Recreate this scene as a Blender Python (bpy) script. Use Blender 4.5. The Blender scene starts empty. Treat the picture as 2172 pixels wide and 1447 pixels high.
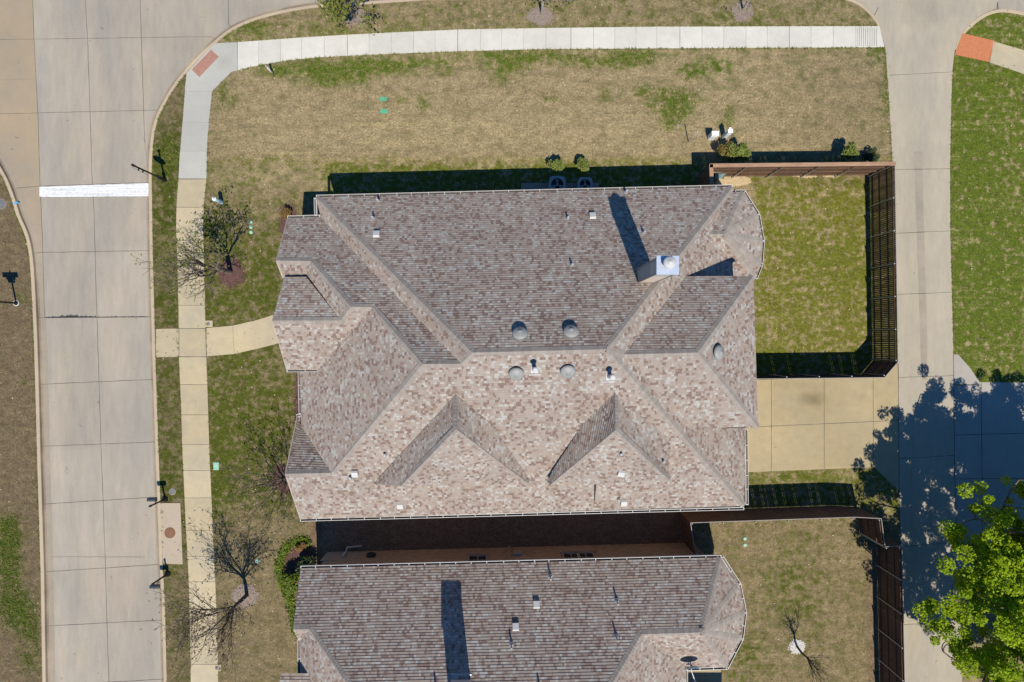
import bpy, bmesh, math, random
import numpy as np
from mathutils import Vector, Matrix, Quaternion
from mathutils.geometry import delaunay_2d_cdt

SC = bpy.context.scene
COL = SC.collection
R = random.Random(7)

# ------------------------------------------------------------------ camera, sky, sun, exposure
H = 38.1                 # camera height in metres
F = 1448.0               # focal length in photo pixels
CX, CY = 1086.0, 723.5
cam_d = bpy.data.cameras.new("camera")
cam = bpy.data.objects.new("camera", cam_d)
COL.objects.link(cam)
cam.location = (0, 0, H)
cam.rotation_euler = (0, 0, 0)
cam_d.sensor_width = 36.0
cam_d.lens = 36.0 * F / 2172.0
cam_d.clip_end = 6000
SC.camera = cam

SUN = Vector((0.105, -0.51, 1.0)).normalized()
world = bpy.data.worlds.new("World")
SC.world = world
world.use_nodes = True
wn = world.node_tree
bg = wn.nodes["Background"]
sky = wn.nodes.new("ShaderNodeTexSky")
sky.sky_type = 'NISHITA'
sky.sun_disc = False
sky.sun_elevation = math.asin(SUN.z)
sky.sun_rotation = math.atan2(SUN.x, SUN.y)
sky.altitude = 200
sky.air_density = 1.0
sky.dust_density = 0.3
sky.ozone_density = 3.0
tint = wn.nodes.new("ShaderNodeMix")          # a deep, clear blue sky
tint.data_type = 'RGBA'; tint.blend_type = 'MULTIPLY'
tint.inputs[0].default_value = 1.0
tint.inputs[7].default_value = (0.32, 0.77, 1.18, 1)
wn.links.new(sky.outputs[0], tint.inputs[6])
wn.links.new(tint.outputs[2], bg.inputs[0])
bg.inputs[1].default_value = 0.09
sun_d = bpy.data.lights.new("sun", 'SUN')
sun_d.energy = 5.0
sun_d.angle = math.radians(0.5)
sun_d.color = (1.0, 0.93, 0.81)
sun = bpy.data.objects.new("sun", sun_d)
COL.objects.link(sun)
sun.location = SUN * 120
sun.rotation_euler = (-SUN).to_track_quat('-Z', 'Y').to_euler()
SC.view_settings.view_transform = 'Standard'
SC.view_settings.look = 'None'
SC.view_settings.exposure = 0.16
SC.view_settings.gamma = 1.0


# ------------------------------------------------------------------ helpers
def P(px, py, z=0.0):
    k = (H - z) / F
    return Vector(((px - CX) * k, (CY - py) * k, z))


def W2(px, py):
    return ((px - CX) * H / F, (CY - py) * H / F)


class MB:
    """collects polygons and links them as ONE mesh object"""
    def __init__(self):
        self.v = []; self.f = []; self.uv = []; self.mi = []; self.sm = []

    def poly(self, pts, uv=None, mi=0, smooth=False):
        n = len(self.v)
        self.v += [tuple(p) for p in pts]
        self.f.append(list(range(n, n + len(pts))))
        self.uv.append(uv if uv else [(p[0], p[1]) for p in pts])
        self.mi.append(mi); self.sm.append(smooth)

    def box(self, c, s, rot=None, mi=0):
        c = Vector(c); hx, hy, hz = s[0] / 2, s[1] / 2, s[2] / 2
        M = rot if rot is not None else Matrix.Identity(3)
        q = [c + M @ Vector((x * hx, y * hy, z * hz)) for z in (-1, 1) for y in (-1, 1) for x in (-1, 1)]
        for a in ((0, 2, 3, 1), (4, 5, 7, 6), (0, 1, 5, 4), (2, 6, 7, 3), (0, 4, 6, 2), (1, 3, 7, 5)):
            pts = [q[i] for i in a]
            e = (pts[1] - pts[0]).length; g = (pts[3] - pts[0]).length
            self.poly(pts, [(0, 0), (e, 0), (e, g), (0, g)], mi)

    def tube(self, pts, rad, n=6, mi=0, cap=True, smooth=True):
        pts = [Vector(p) for p in pts]
        if not isinstance(rad, (list, tuple)):
            rad = [rad] * len(pts)
        rings = []
        up = None
        for i, p in enumerate(pts):
            d = (pts[min(i + 1, len(pts) - 1)] - pts[max(i - 1, 0)])
            if d.length < 1e-9: d = Vector((0, 0, 1))
            d.normalize()
            if up is None:
                up = d.orthogonal().normalized()
            else:
                up = up - d * up.dot(d)
                up = up.normalized() if up.length > 1e-6 else d.orthogonal().normalized()
            b = d.cross(up)
            rings.append(len(self.v))
            for k in range(n):
                a = 2 * math.pi * k / n
                self.v.append(tuple(p + (up * math.cos(a) + b * math.sin(a)) * rad[i]))
        for i in range(len(pts) - 1):
            for k in range(n):
                self.f.append([rings[i] + k, rings[i] + (k + 1) % n, rings[i + 1] + (k + 1) % n, rings[i + 1] + k])
                self.uv.append([(0, 0)] * 4); self.mi.append(mi); self.sm.append(smooth)
        if cap:
            for r0, rev in ((rings[0], True), (rings[-1], False)):
                idx = [r0 + k for k in range(n)]
                self.f.append(idx[::-1] if rev else idx)
                self.uv.append([(0, 0)] * n); self.mi.append(mi); self.sm.append(False)

    def lathe(self, base, axis, prof, n=20, mi=0, smooth=True):
        base = Vector(base); axis = Vector(axis).normalized()
        u = axis.orthogonal().normalized(); w = axis.cross(u)
        rings = []
        for r, z in prof:
            rings.append(len(self.v))
            for k in range(n):
                a = 2 * math.pi * k / n
                self.v.append(tuple(base + axis * z + (u * math.cos(a) + w * math.sin(a)) * r))
        for i in range(len(prof) - 1):
            for k in range(n):
                self.f.append([rings[i] + k, rings[i] + (k + 1) % n, rings[i + 1] + (k + 1) % n, rings[i + 1] + k])
                self.uv.append([(0, 0)] * 4); self.mi.append(mi); self.sm.append(smooth)
        self.f.append([rings[-1] + k for k in range(n)])
        self.uv.append([(0, 0)] * n); self.mi.append(mi); self.sm.append(False)

    def build(self, name, mats, parent=None):
        me = bpy.data.meshes.new(name)
        me.from_pydata(self.v, [], self.f)
        if not isinstance(mats, (list, tuple)): mats = [mats]
        for m in mats: me.materials.append(m)
        me.polygons.foreach_set("material_index", self.mi)
        me.polygons.foreach_set("use_smooth", self.sm)
        ul = me.uv_layers.new(name="UVMap")
        flat = [c for u in self.uv for q in u for c in q]
        ul.data.foreach_set("uv", flat)
        me.update()
        o = bpy.data.objects.new(name, me)
        COL.objects.link(o)
        if parent: o.parent = parent; o.matrix_parent_inverse = parent.matrix_world.inverted()
        return o


def empty(name, loc=(0, 0, 0)):
    o = bpy.data.objects.new(name, None)
    o.empty_display_size = 0.3
    o.location = loc
    COL.objects.link(o)
    o.matrix_world = Matrix.Translation(Vector(loc))
    return o


def tag(o, label=None, cat=None, group=None, kind=None):
    if label: o["label"] = label
    if cat: o["category"] = cat
    if group: o["group"] = group
    if kind: o["kind"] = kind
    return o


def copy_tree(o, loc=None):
    def rec(src, par):
        c = src.copy(); COL.objects.link(c)
        if par: c.parent = par; c.matrix_parent_inverse = src.matrix_parent_inverse.copy()
        for ch in list(src.children): rec(ch, c)
        return c
    c = rec(o, None)
    if loc is not None: c.location = loc
    return c


def smooth_line(pts, k=6):
    """Catmull-Rom through the points"""
    pts = [np.array(p, float) for p in pts]
    out = []
    for i in range(len(pts) - 1):
        p0 = pts[max(i - 1, 0)]; p1 = pts[i]; p2 = pts[i + 1]; p3 = pts[min(i + 2, len(pts) - 1)]
        for j in range(k):
            t = j / k
            out.append(0.5 * (2 * p1 + (p2 - p0) * t + (2 * p0 - 5 * p1 + 4 * p2 - p3) * t * t + (3 * p1 - p0 - 3 * p2 + p3) * t ** 3))
    out.append(pts[-1])
    return [tuple(p) for p in out]


# ------------------------------------------------------------------ materials
def new_mat(name):
    m = bpy.data.materials.new(name); m.use_nodes = True
    nt = m.node_tree
    b = nt.nodes["Principled BSDF"]
    b.inputs["Roughness"].default_value = 0.9
    b.inputs["Specular IOR Level"].default_value = 0.2
    return m, nt, b


class NT:
    def __init__(self, nt): self.nt = nt
    def n(self, t, **kw):
        x = self.nt.nodes.new(t)
        for k, v in kw.items(): setattr(x, k, v)
        return x
    def l(self, a, b): self.nt.links.new(a, b)
    def m(self, op, a, b=None, c=None):
        x = self.n("ShaderNodeMath", operation=op)
        for i, q in enumerate((a, b, c)):
            if q is None: continue
            if isinstance(q, (int, float)): x.inputs[i].default_value = q
            else: self.l(q, x.inputs[i])
        return x.outputs[0]
    def noise(self, scale, vec=None, detail=3, rough=0.55, dim='3D'):
        x = self.n("ShaderNodeTexNoise", noise_dimensions=dim)
        x.inputs["Scale"].default_value = scale; x.inputs["Detail"].default_value = detail
        x.inputs["Roughness"].default_value = rough
        if vec is not None: self.l(vec, x.inputs["Vector"])
        return x.outputs["Fac"]
    def mix(self, fac, a, b, mode='MIX'):
        x = self.n("ShaderNodeMix", data_type='RGBA', blend_type=mode)
        for s, q in ((x.inputs[0], fac), (x.inputs[6], a), (x.inputs[7], b)):
            if isinstance(q, (int, float)): s.default_value = q
            elif isinstance(q, tuple): s.default_value = (*q, 1) if len(q) == 3 else q
            else: self.l(q, s)
        return x.outputs[2]
    def ramp(self, fac, stops, interp='LINEAR'):
        x = self.n("ShaderNodeValToRGB")
        x.color_ramp.interpolation = interp
        e = x.color_ramp.elements
        while len(e) < len(stops): e.new(0.5)
        for i, (p, c) in enumerate(stops):
            e[i].position = p; e[i].color = (*c, 1) if len(c) == 3 else c
        self.l(fac, x.inputs[0])
        return x.outputs[0]
    def pos(self):
        return self.n("ShaderNodeNewGeometry").outputs["Position"]
    def scale(self, vec, s):
        x = self.n("ShaderNodeMapping"); x.inputs["Scale"].default_value = s
        self.l(vec, x.inputs["Vector"]); return x.outputs[0]
    def attr(self, name):
        return self.n("ShaderNodeAttribute", attribute_name=name)
    def bump(self, h, b, strength=0.5, dist=0.02):
        x = self.n("ShaderNodeBump"); x.inputs["Strength"].default_value = strength
        x.inputs["Distance"].default_value = dist
        self.l(h, x.inputs["Height"]); self.l(x.outputs[0], b.inputs["Normal"])
    def n_map(self, v, a, b, c, d):
        x = self.n("ShaderNodeMapRange")
        self.l(v, x.inputs[0])
        for i, q in enumerate((a, b, c, d)): x.inputs[i + 1].default_value = q
        return x.outputs[0]
    def value_scale(self, col, f):
        x = self.n("ShaderNodeVectorMath", operation='SCALE')
        self.l(col, x.inputs[0])
        if isinstance(f, (int, float)): x.inputs["Scale"].default_value = f
        else: self.l(f, x.inputs["Scale"])
        return x.outputs[0]


def concrete(name, col, col2, grain=0.10, blotch=0.9, streak=(1, 1, 1)):
    m, nt, b = new_mat(name); t = NT(nt)
    p = t.pos()
    big = t.noise(0.35, t.scale(p, streak), 4, 0.6)
    c = t.mix(t.ramp(big, [(0.35, (0, 0, 0)), (0.65, (1, 1, 1))]), col, col2)
    mid = t.noise(2.2, t.scale(p, streak), 5, 0.65)
    fine = t.noise(26, p, 3, 0.8)
    f = t.m('ADD', t.m('MULTIPLY', t.m('SUBTRACT', mid, 0.5), 0.28 * blotch), t.m('MULTIPLY', t.m('SUBTRACT', fine, 0.5), grain * 3.2))
    f = t.m('ADD', f, 1.0)
    tone = t.attr("tone")
    f = t.m('MULTIPLY', f, t.m('ADD', 1.0, tone.outputs["Fac"]))
    # small dark specks
    sp = t.noise(3.1, p, 2, 0.5)
    spk = t.ramp(sp, [(0.24, (0.75, 0.75, 0.75)), (0.27, (1, 1, 1))])
    c = t.value_scale(c, f)
    c = t.mix(1.0, c, spk, 'MULTIPLY')
    t.l(c, b.inputs["Base Color"])
    t.bump(fine, b, 0.25, 0.01)
    return m


def plain(name, col, rough=0.6, metal=0.0, var=0.15, scale=6, spec=0.3):
    m, nt, b = new_mat(name); t = NT(nt)
    nz = t.noise(scale, t.pos(), 4, 0.6)
    f = t.m('ADD', 1.0, t.m('MULTIPLY', t.m('SUBTRACT', nz, 0.5), 2 * var))
    rgb = t.n("ShaderNodeRGB"); rgb.outputs[0].default_value = (*col, 1)
    t.l(t.value_scale(rgb.outputs[0], f), b.inputs["Base Color"])
    b.inputs["Roughness"].default_value = rough
    b.inputs["Metallic"].default_value = metal
    b.inputs["Specular IOR Level"].default_value = spec
    return m


def lawn_mat():
    m, nt, b = new_mat("lawn_grass"); t = NT(nt)
    p = t.pos()
    a = t.attr("lawn")
    sep = t.n("ShaderNodeSeparateColor"); t.l(a.outputs["Color"], sep.inputs[0])
    g, dirt, olive = sep.outputs[0], sep.outputs[1], sep.outputs[2]
    fine = t.noise(9.0, p, 5, 0.75)
    blade = t.noise(22.0, p, 3, 0.7)
    mid = t.noise(1.5, p, 5, 0.65)
    big = t.noise(0.45, p, 4, 0.6)
    clump = t.noise(3.6, p, 4, 0.6)
    g = t.m('MULTIPLY', g, t.n_map(t.m('ADD', t.m('MULTIPLY', clump, .6), t.m('MULTIPLY', t.noise(1.9, p, 4, .65), .4)), .38, .62, .35, 1.6))
    k = t.m('ADD', g, t.m('MULTIPLY', t.m('SUBTRACT', mid, 0.5), 1.5))
    k = t.m('ADD', k, t.m('MULTIPLY', t.m('SUBTRACT', fine, 0.5), 0.9))
    k = t.m('ADD', k, t.m('MULTIPLY', t.m('SUBTRACT', clump, 0.5), 0.8))
    k = t.m('ADD', k, t.m('MULTIPLY', t.m('SUBTRACT', big, 0.5), 0.6))
    kk = t.ramp(k, [(0.16, (0, 0, 0)), (0.84, (1, 1, 1))])
    v = t.m('ADD', t.m('MULTIPLY', fine, 0.65), t.m('MULTIPLY', blade, 0.35))
    dry = t.ramp(v, [(0.30, (0.075, 0.052, 0.022)), (0.45, (0.185, 0.143, 0.074)), (0.55, (0.275, 0.216, 0.122)), (0.70, (0.52, 0.43, 0.28))])
    dry = t.mix(t.ramp(t.m('ADD', t.m('MULTIPLY', mid, .5), t.m('MULTIPLY', t.noise(0.9, t.scale(p, (0.5, 1.6, 1)), 5, .65), .5)), [(0.44, (0, 0, 0)), (0.64, (0.8, 0.8, 0.8))]), dry, t.mix(0.58, dry, (0.092, 0.080, 0.042)))
    grn = t.ramp(v, [(0.30, (0.014, 0.026, 0.002)), (0.50, (0.053, 0.086, 0.008)), (0.70, (0.125, 0.160, 0.026))])
    olv = t.ramp(v, [(0.30, (0.032, 0.032, 0.004)), (0.50, (0.104, 0.103, 0.013)), (0.70, (0.215, 0.195, 0.050))])
    grn = t.mix(olive, grn, olv)
    c = t.mix(kk, dry, grn)
    # mower lines: long pale wisps of clippings
    ms = t.noise(1.0, t.scale(p, (0.10, 2.6, 1)), 4, 0.6)
    mk = t.m('MULTIPLY', t.ramp(ms, [(0.56, (0, 0, 0)), (0.66, (1, 1, 1))]), t.m('MULTIPLY', a.outputs["Alpha"], t.ramp(fine, [(0.4, (0, 0, 0)), (0.6, (1, 1, 1))])))
    c = t.mix(mk, c, (0.34, 0.28, 0.13))
    so = t.ramp(v, [(0.3, (0.07, 0.048, 0.028)), (0.5, (0.175, 0.122, 0.078)), (0.7, (0.33, 0.245, 0.165))])
    dk = t.ramp(t.m('ADD', dirt, t.m('MULTIPLY', t.m('SUBTRACT', clump, 0.5), 0.8)), [(0.3, (0, 0, 0)), (0.62, (1, 1, 1))])
    c = t.mix(dk, c, so)
    lt = t.attr("tone").outputs["Fac"]
    mott = t.noise(2.6, t.scale(p, (0.8, 1.2, 1)), 6, 0.7)
    c = t.value_scale(c, t.m('MULTIPLY', t.m('ADD', 1.0, lt), t.m('ADD', 0.26, t.m('MULTIPLY', mott, 1.48))))
    t.l(c, b.inputs["Base Color"])
    b.inputs["Specular IOR Level"].default_value = 0.1
    t.bump(v, b, 0.7, 0.05)
    return m


def shingle_mat():
    m, nt, b = new_mat("roof_shingle"); t = NT(nt)
    uv = t.n("ShaderNodeUVMap").outputs[0]
    s = t.n("ShaderNodeSeparateXYZ"); t.l(uv, s.inputs[0])
    u, v = s.outputs[0], s.outputs[1]
    row = t.m('FLOOR', t.m('DIVIDE', v, 0.135))
    w1 = t.n("ShaderNodeTexWhiteNoise", noise_dimensions='1D'); t.l(row, w1.inputs["W"])
    u2 = t.m('ADD', t.m('DIVIDE', u, 0.25), t.m('MULTIPLY', w1.outputs["Value"], 17.0))
    cell = t.m('FLOOR', u2); fr = t.m('FRACT', u2)
    def wn2(a, bb):
        c = t.n("ShaderNodeCombineXYZ"); t.l(a, c.inputs[0]); t.l(bb, c.inputs[1])
        x = t.n("ShaderNodeTexWhiteNoise", noise_dimensions='2D'); t.l(c.outputs[0], x.inputs["Vector"])
        return x.outputs["Value"]
    split = t.m('ADD', 0.28, t.m('MULTIPLY', wn2(cell, row), 0.44))
    sub = t.m('GREATER_THAN', fr, split)
    idn = t.m('ADD', t.m('MULTIPLY', cell, 2.0), sub)
    rnd = wn2(t.m('ADD', idn, 0.37), row)
    clus = t.noise(0.9, uv, 3, 0.6, '2D')
    rr = t.m('ADD', t.m('MULTIPLY', rnd, 0.86), t.m('MULTIPLY', t.m('SUBTRACT', clus, 0.43), 0.55))
    c = t.ramp(rr, [(0.0, (0.345, 0.330, 0.302)), (0.15, (0.292, 0.252, 0.220)), (0.39, (0.285, 0.230, 0.192)), (0.62, (0.245, 0.196, 0.165)), (0.76, (0.182, 0.128, 0.108)), (0.89, (0.215, 0.155, 0.130))], 'CONSTANT')
    g = t.noise(60, t.pos(), 2, 0.7)
    big = t.noise(0.5, t.pos(), 3, 0.5)
    stain = t.noise(0.7, t.scale(t.pos(), (1.0, 0.45, 0.5)), 5, 0.65)
    f = t.m('ADD', t.m('MULTIPLY', g, 0.4), t.m('ADD', 0.52, t.m('ADD', t.m('MULTIPLY', big, 0.25), t.m('MULTIPLY', stain, 0.32))))
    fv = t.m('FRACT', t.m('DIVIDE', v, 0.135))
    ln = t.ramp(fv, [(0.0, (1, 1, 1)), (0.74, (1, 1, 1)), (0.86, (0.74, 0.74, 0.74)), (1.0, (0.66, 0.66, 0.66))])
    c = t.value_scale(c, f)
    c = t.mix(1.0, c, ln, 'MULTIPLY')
    t.l(c, b.inputs["Base Color"])
    b.inputs["Specular IOR Level"].default_value = 0.12
    t.bump(t.m('ADD', g, t.m('MULTIPLY', rnd, 1.5)), b, 0.35, 0.01)
    return m


def cap_mat():
    m, nt, b = new_mat("ridge_shingle"); t = NT(nt)
    uv = t.n("ShaderNodeUVMap").outputs[0]
    s = t.n("ShaderNodeSeparateXYZ"); t.l(uv, s.inputs[0])
    w1 = t.n("ShaderNodeTexWhiteNoise", noise_dimensions='1D'); t.l(t.m('FLOOR', s.outputs[0]), w1.inputs["W"])
    c = t.ramp(w1.outputs["Value"], [(0.0, (0.25, 0.22, 0.192)), (0.5, (0.275, 0.24, 0.21)), (1.0, (0.31, 0.275, 0.24))])
    g = t.noise(60, t.pos(), 2, 0.7)
    c = t.value_scale(c, t.m('ADD', 0.72, t.m('MULTIPLY', g, 0.5)))
    t.l(c, b.inputs["Base Color"])
    b.inputs["Specular IOR Level"].default_value = 0.1
    return m


def brick_mat():
    m, nt, b = new_mat("wall_brick"); t = NT(nt)
    uv = t.n("ShaderNodeUVMap").outputs[0]
    x = t.n("ShaderNodeTexBrick"); t.l(uv, x.inputs["Vector"])
    x.inputs["Scale"].default_value = 1.0
    x.inputs["Color1"].default_value = (0.40, 0.27, 0.18, 1)
    x.inputs["Color2"].default_value = (0.22, 0.145, 0.10, 1)
    x.inputs["Mortar"].default_value = (0.58, 0.47, 0.36, 1)
    x.inputs["Mortar Size"].default_value = 0.008
    x.inputs["Brick Width"].default_value = 0.205
    x.inputs["Row Height"].default_value = 0.075
    nz = t.noise(3, t.pos(), 4, 0.6)
    t.l(t.value_scale(x.outputs[0], t.m('ADD', 0.7, t.m('MULTIPLY', nz, 0.6))), b.inputs["Base Color"])
    t.bump(x.outputs[1], b, -0.4, 0.01)
    return m


def wood_mat(name, c1, c2, sc=(14, 14, 1.2)):
    m, nt, b = new_mat(name); t = NT(nt)
    p = t.pos()
    nz = t.noise(1.0, t.scale(p, sc), 5, 0.65)
    n2 = t.noise(0.9, p, 3, 0.5)
    c = t.mix(t.ramp(nz, [(0.3, (0, 0, 0)), (0.7, (1, 1, 1))]), c1, c2)
    c = t.value_scale(c, t.m('ADD', 0.6, t.m('MULTIPLY', n2, 0.8)))
    t.l(c, b.inputs["Base Color"])
    return m


def leaf_mat(name, dark, light, trans=0.35, sc=2.0):
    m, nt, b = new_mat(name); t = NT(nt)
    n1 = t.noise(sc, t.pos(), 3, 0.6)
    n2 = t.noise(17, t.pos(), 2, 0.6)
    k = t.m('ADD', t.m('MULTIPLY', n1, 0.5), t.m('MULTIPLY', n2, 0.5))
    c = t.ramp(k, [(0.33, dark), (0.66, light)])
    t.l(c, b.inputs["Base Color"])
    b.inputs["Roughness"].default_value = 0.55
    b.inputs["Specular IOR Level"].default_value = 0.3
    tr = t.n("ShaderNodeBsdfTranslucent"); t.l(c, tr.inputs[0])
    mx = t.n("ShaderNodeMixShader"); mx.inputs[0].default_value = trans
    out = nt.nodes["Material Output"]
    t.l(b.outputs[0], mx.inputs[1]); t.l(tr.outputs[0], mx.inputs[2]); t.l(mx.outputs[0], out.inputs[0])
    return m


M = dict(
    road=concrete("road_concrete", (0.335, 0.290, 0.230), (0.268, 0.248, 0.212), 0.14, 1.3, (1.6, 0.35, 1)),
    bay=concrete("bay_concrete", (0.31, 0.243, 0.163), (0.265, 0.222, 0.165), 0.09, 0.5),
    kerb=concrete("kerb_concrete", (0.42, 0.34, 0.235), (0.36, 0.295, 0.21), 0.08, 0.6),
    gutter_pan=concrete("pan_concrete", (0.30, 0.255, 0.195), (0.25, 0.215, 0.17), 0.10, 0.9),
    gutter_dirt=concrete("gutter_dirt", (0.30, 0.245, 0.185), (0.17, 0.13, 0.095), 0.12, 1.2),
    walk=concrete("walk_concrete", (0.525, 0.505, 0.45), (0.455, 0.44, 0.395), 0.07, 1.0),
    walk_side=concrete("walk_side_concrete", (0.375, 0.37, 0.33), (0.34, 0.335, 0.305), 0.06, 0.5),
    walk_tan=concrete("walk_tan_concrete", (0.43, 0.355, 0.225), (0.36, 0.315, 0.225), 0.06, 1.3),
    drive=concrete("drive_concrete", (0.355, 0.285, 0.165), (0.315, 0.262, 0.165), 0.07, 1.2),
    alley=concrete("alley_concrete", (0.355, 0.31, 0.235), (0.305, 0.275, 0.22), 0.08, 1.2, (1.8, 0.5, 1)),
    sidedrive=concrete("side_drive_concrete", (0.33, 0.305, 0.265), (0.29, 0.27, 0.24), 0.06, 0.7),
    patch=concrete("patch_concrete", (0.25, 0.222, 0.178), (0.30, 0.262, 0.205), 0.14, 1.3),
    joint=plain("joint_filler", (0.085, 0.078, 0.068), 0.95, 0, 0.2),
    joint_soft=plain("joint_groove", (0.20, 0.18, 0.155), 0.95, 0, 0.2),
    tar=plain("crack_tar", (0.03, 0.03, 0.032), 0.7),
    paint=None, lawn=lawn_mat(), shingle=shingle_mat(), cap=cap_mat(), brick=brick_mat(),
    white=plain("white_metal", (0.54, 0.52, 0.49), 0.45, 0, 0.06),
    gutter_in=plain("gutter_inside", (0.16, 0.145, 0.13), 0.9, 0, 0.3),  # dark tone holds the shade inside the trough as well as dirt
    trim=plain("trim_paint", (0.36, 0.30, 0.24), 0.7, 0, 0.1),
    fascia=plain("fascia_paint", (0.42, 0.36, 0.30), 0.7, 0, 0.1),
    wood=wood_mat("fence_wood", (0.16, 0.095, 0.058), (0.085, 0.05, 0.032)),
    wood_lit=wood_mat("sunlit_wood", (0.37, 0.235, 0.15), (0.25, 0.15, 0.095), (1.5, 14, 14)),  # lighter copy of the fence wood, sunlight put into its colour
    grey_wood=wood_mat("weathered_wood", (0.36, 0.32, 0.29), (0.24, 0.21, 0.19)),
    steel=plain("galvanised_steel", (0.52, 0.54, 0.56), 0.4, 0.5, 0.1),
    black=plain("black_metal", (0.012, 0.012, 0.014), 0.4, 0, 0.1, 6, 0.5),
    darkglass=plain("window_glass", (0.02, 0.022, 0.025), 0.08, 0, 0.02, 2, 0.6),
    vent=plain("vent_plastic", (0.27, 0.268, 0.255), 0.5, 0, 0.08),
    vent_white=plain("vent_metal", (0.50, 0.495, 0.48), 0.45, 0, 0.06),
    lead=plain("lead_flashing", (0.42, 0.43, 0.44), 0.5, 0.3, 0.1),
    siding=plain("chimney_siding", (0.50, 0.45, 0.40), 0.75, 0, 0.06),
    zinc=plain("chimney_zinc", (0.55, 0.62, 0.72), 0.35, 0.6, 0.18, 5),
    bark=plain("tree_bark", (0.155, 0.125, 0.10), 0.95, 0, 0.3, 8),
    bark_pale=plain("pale_bark", (0.34, 0.29, 0.24), 0.95, 0, 0.3, 8),
    bark_dark=plain("dark_bark", (0.11, 0.088, 0.075), 0.95, 0, 0.3, 8),
    leaf_bright=leaf_mat("bright_leaf", (0.15, 0.25, 0.004), (0.42, 0.55, 0.010), 0.45, 1.2),
    leaf_bud=leaf_mat("bud_leaf", (0.12, 0.14, 0.022), (0.22, 0.23, 0.06), 0.3),
    leaf_brownbud=leaf_mat("brown_bud", (0.12, 0.09, 0.05), (0.20, 0.16, 0.08), 0.2),
    leaf_shrub=leaf_mat("shrub_leaf", (0.05, 0.085, 0.008), (0.27, 0.31, 0.07), 0.25, 3),
    leaf_red=leaf_mat("red_leaf", (0.06, 0.07, 0.012), (0.32, 0.17, 0.06), 0.25, 2),
    leaf_dark=leaf_mat("dark_leaf", (0.012, 0.024, 0.007), (0.05, 0.08, 0.02), 0.15, 3),
    leaf_ivy=leaf_mat("groundcover_leaf", (0.03, 0.065, 0.008), (0.20, 0.26, 0.02), 0.25, 2.5),
    leaf_lime=leaf_mat("lime_leaf", (0.08, 0.22, 0.012), (0.18, 0.40, 0.03), 0.3, 3),
    mulch_red=plain("red_mulch", (0.105, 0.055, 0.048), 0.95, 0, 0.9, 16),
    mulch_grey=plain("grey_mulch", (0.22, 0.175, 0.145), 0.95, 0, 0.6, 16),
    stones=plain("white_stones", (0.50, 0.48, 0.46), 0.9, 0, 0.6, 14),
    soil=plain("tan_soil", (0.42, 0.32, 0.19), 0.95, 0, 0.4, 7),
    red_pad=plain("red_paver", (0.31, 0.165, 0.125), 0.9, 0, 0.3, 5),
    orange_pad=plain("orange_paver", (0.42, 0.155, 0.07), 0.9, 0, 0.22, 6),
    green_lid=plain("green_lid", (0.09, 0.32, 0.19), 0.6, 0, 0.25),
    mint=plain("mint_lid", (0.27, 0.48, 0.37), 0.6, 0, 0.15),
    iron=plain("manhole_iron", (0.15, 0.15, 0.155), 0.7, 0.2, 0.3),
    rust=plain("rusty_iron", (0.19, 0.10, 0.06), 0.85, 0.1, 0.5, 9),
    blue_paint=plain("blue_paint", (0.05, 0.32, 0.68), 0.7, 0, 0.3, 12),
    pale_blue=plain("pale_blue_metal", (0.40, 0.56, 0.62), 0.5, 0, 0.2),
    cabinet=plain("cabinet_paint", (0.72, 0.75, 0.78), 0.45, 0, 0.05),
    acgrey=plain("unit_paint", (0.30, 0.31, 0.30), 0.5, 0, 0.1),
    teal=plain("teal_glass", (0.16, 0.30, 0.29), 0.12, 0, 0.3, 3, 0.6),
    red_sign=plain("sign_red", (0.45, 0.02, 0.02), 0.4),
    sign_back=plain("sign_back", (0.03, 0.03, 0.03), 0.5),
    green_sign=plain("sign_green", (0.01, 0.12, 0.05), 0.4),
)


def paint_mat():
    m, nt, b = new_mat("worn_white_paint"); t = NT(nt)
    p = t.pos()
    st = t.noise(1.0, t.scale(p, (0.5, 16, 1)), 4, 0.7)
    n2 = t.noise(7, p, 4, 0.7)
    k = t.m('ADD', t.m('MULTIPLY', st, 0.6), t.m('MULTIPLY', n2, 0.4))
    t.l(t.ramp(k, [(0.36, (0.38, 0.38, 0.38)), (0.45, (0.52, 0.525, 0.53)), (0.55, (0.63, 0.64, 0.66))]), b.inputs["Base Color"])
    return m
M['paint'] = paint_mat()


# ------------------------------------------------------------------ sheets of ground
def cdt_sheet(poly, spacing, seed=1):
    """poly: list of world (x, y). Returns verts (x,y) and triangles inside it."""
    n = len(poly)
    arr = np.array(poly)
    x0, y0 = arr.min(0); x1, y1 = arr.max(0)
    rs = np.random.RandomState(seed)
    gx, gy = np.meshgrid(np.arange(x0 + spacing * .5, x1, spacing), np.arange(y0 + spacing * .5, y1, spacing))
    g = np.stack([gx.ravel(), gy.ravel()], 1) + rs.uniform(-.22, .22, (gx.size, 2)) * spacing
    inside = np.zeros(len(g), bool)
    near = np.full(len(g), 1e9)
    for i in range(n):
        a = arr[i]; b = arr[(i + 1) % n]
        c = ((a[1] > g[:, 1]) != (b[1] > g[:, 1]))
        with np.errstate(divide='ignore', invalid='ignore'):
            xi = (b[0] - a[0]) * (g[:, 1] - a[1]) / (b[1] - a[1]) + a[0]
        inside ^= c & (g[:, 0] < xi)
        d = b - a; L2 = max(d @ d, 1e-12)
        tt = np.clip(((g - a) @ d) / L2, 0, 1)
        near = np.minimum(near, np.linalg.norm(g - (a + tt[:, None] * d), axis=1))
    g = g[inside & (near > spacing * .3)]
    pts = [Vector(p) for p in poly] + [Vector(p) for p in g]
    edges = [(i, (i + 1) % n) for i in range(n)]
    v, e, f, *_ = delaunay_2d_cdt(pts, edges, [], 1, 1e-5)
    return [(q.x, q.y) for q in v], [list(q) for q in f]


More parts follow.
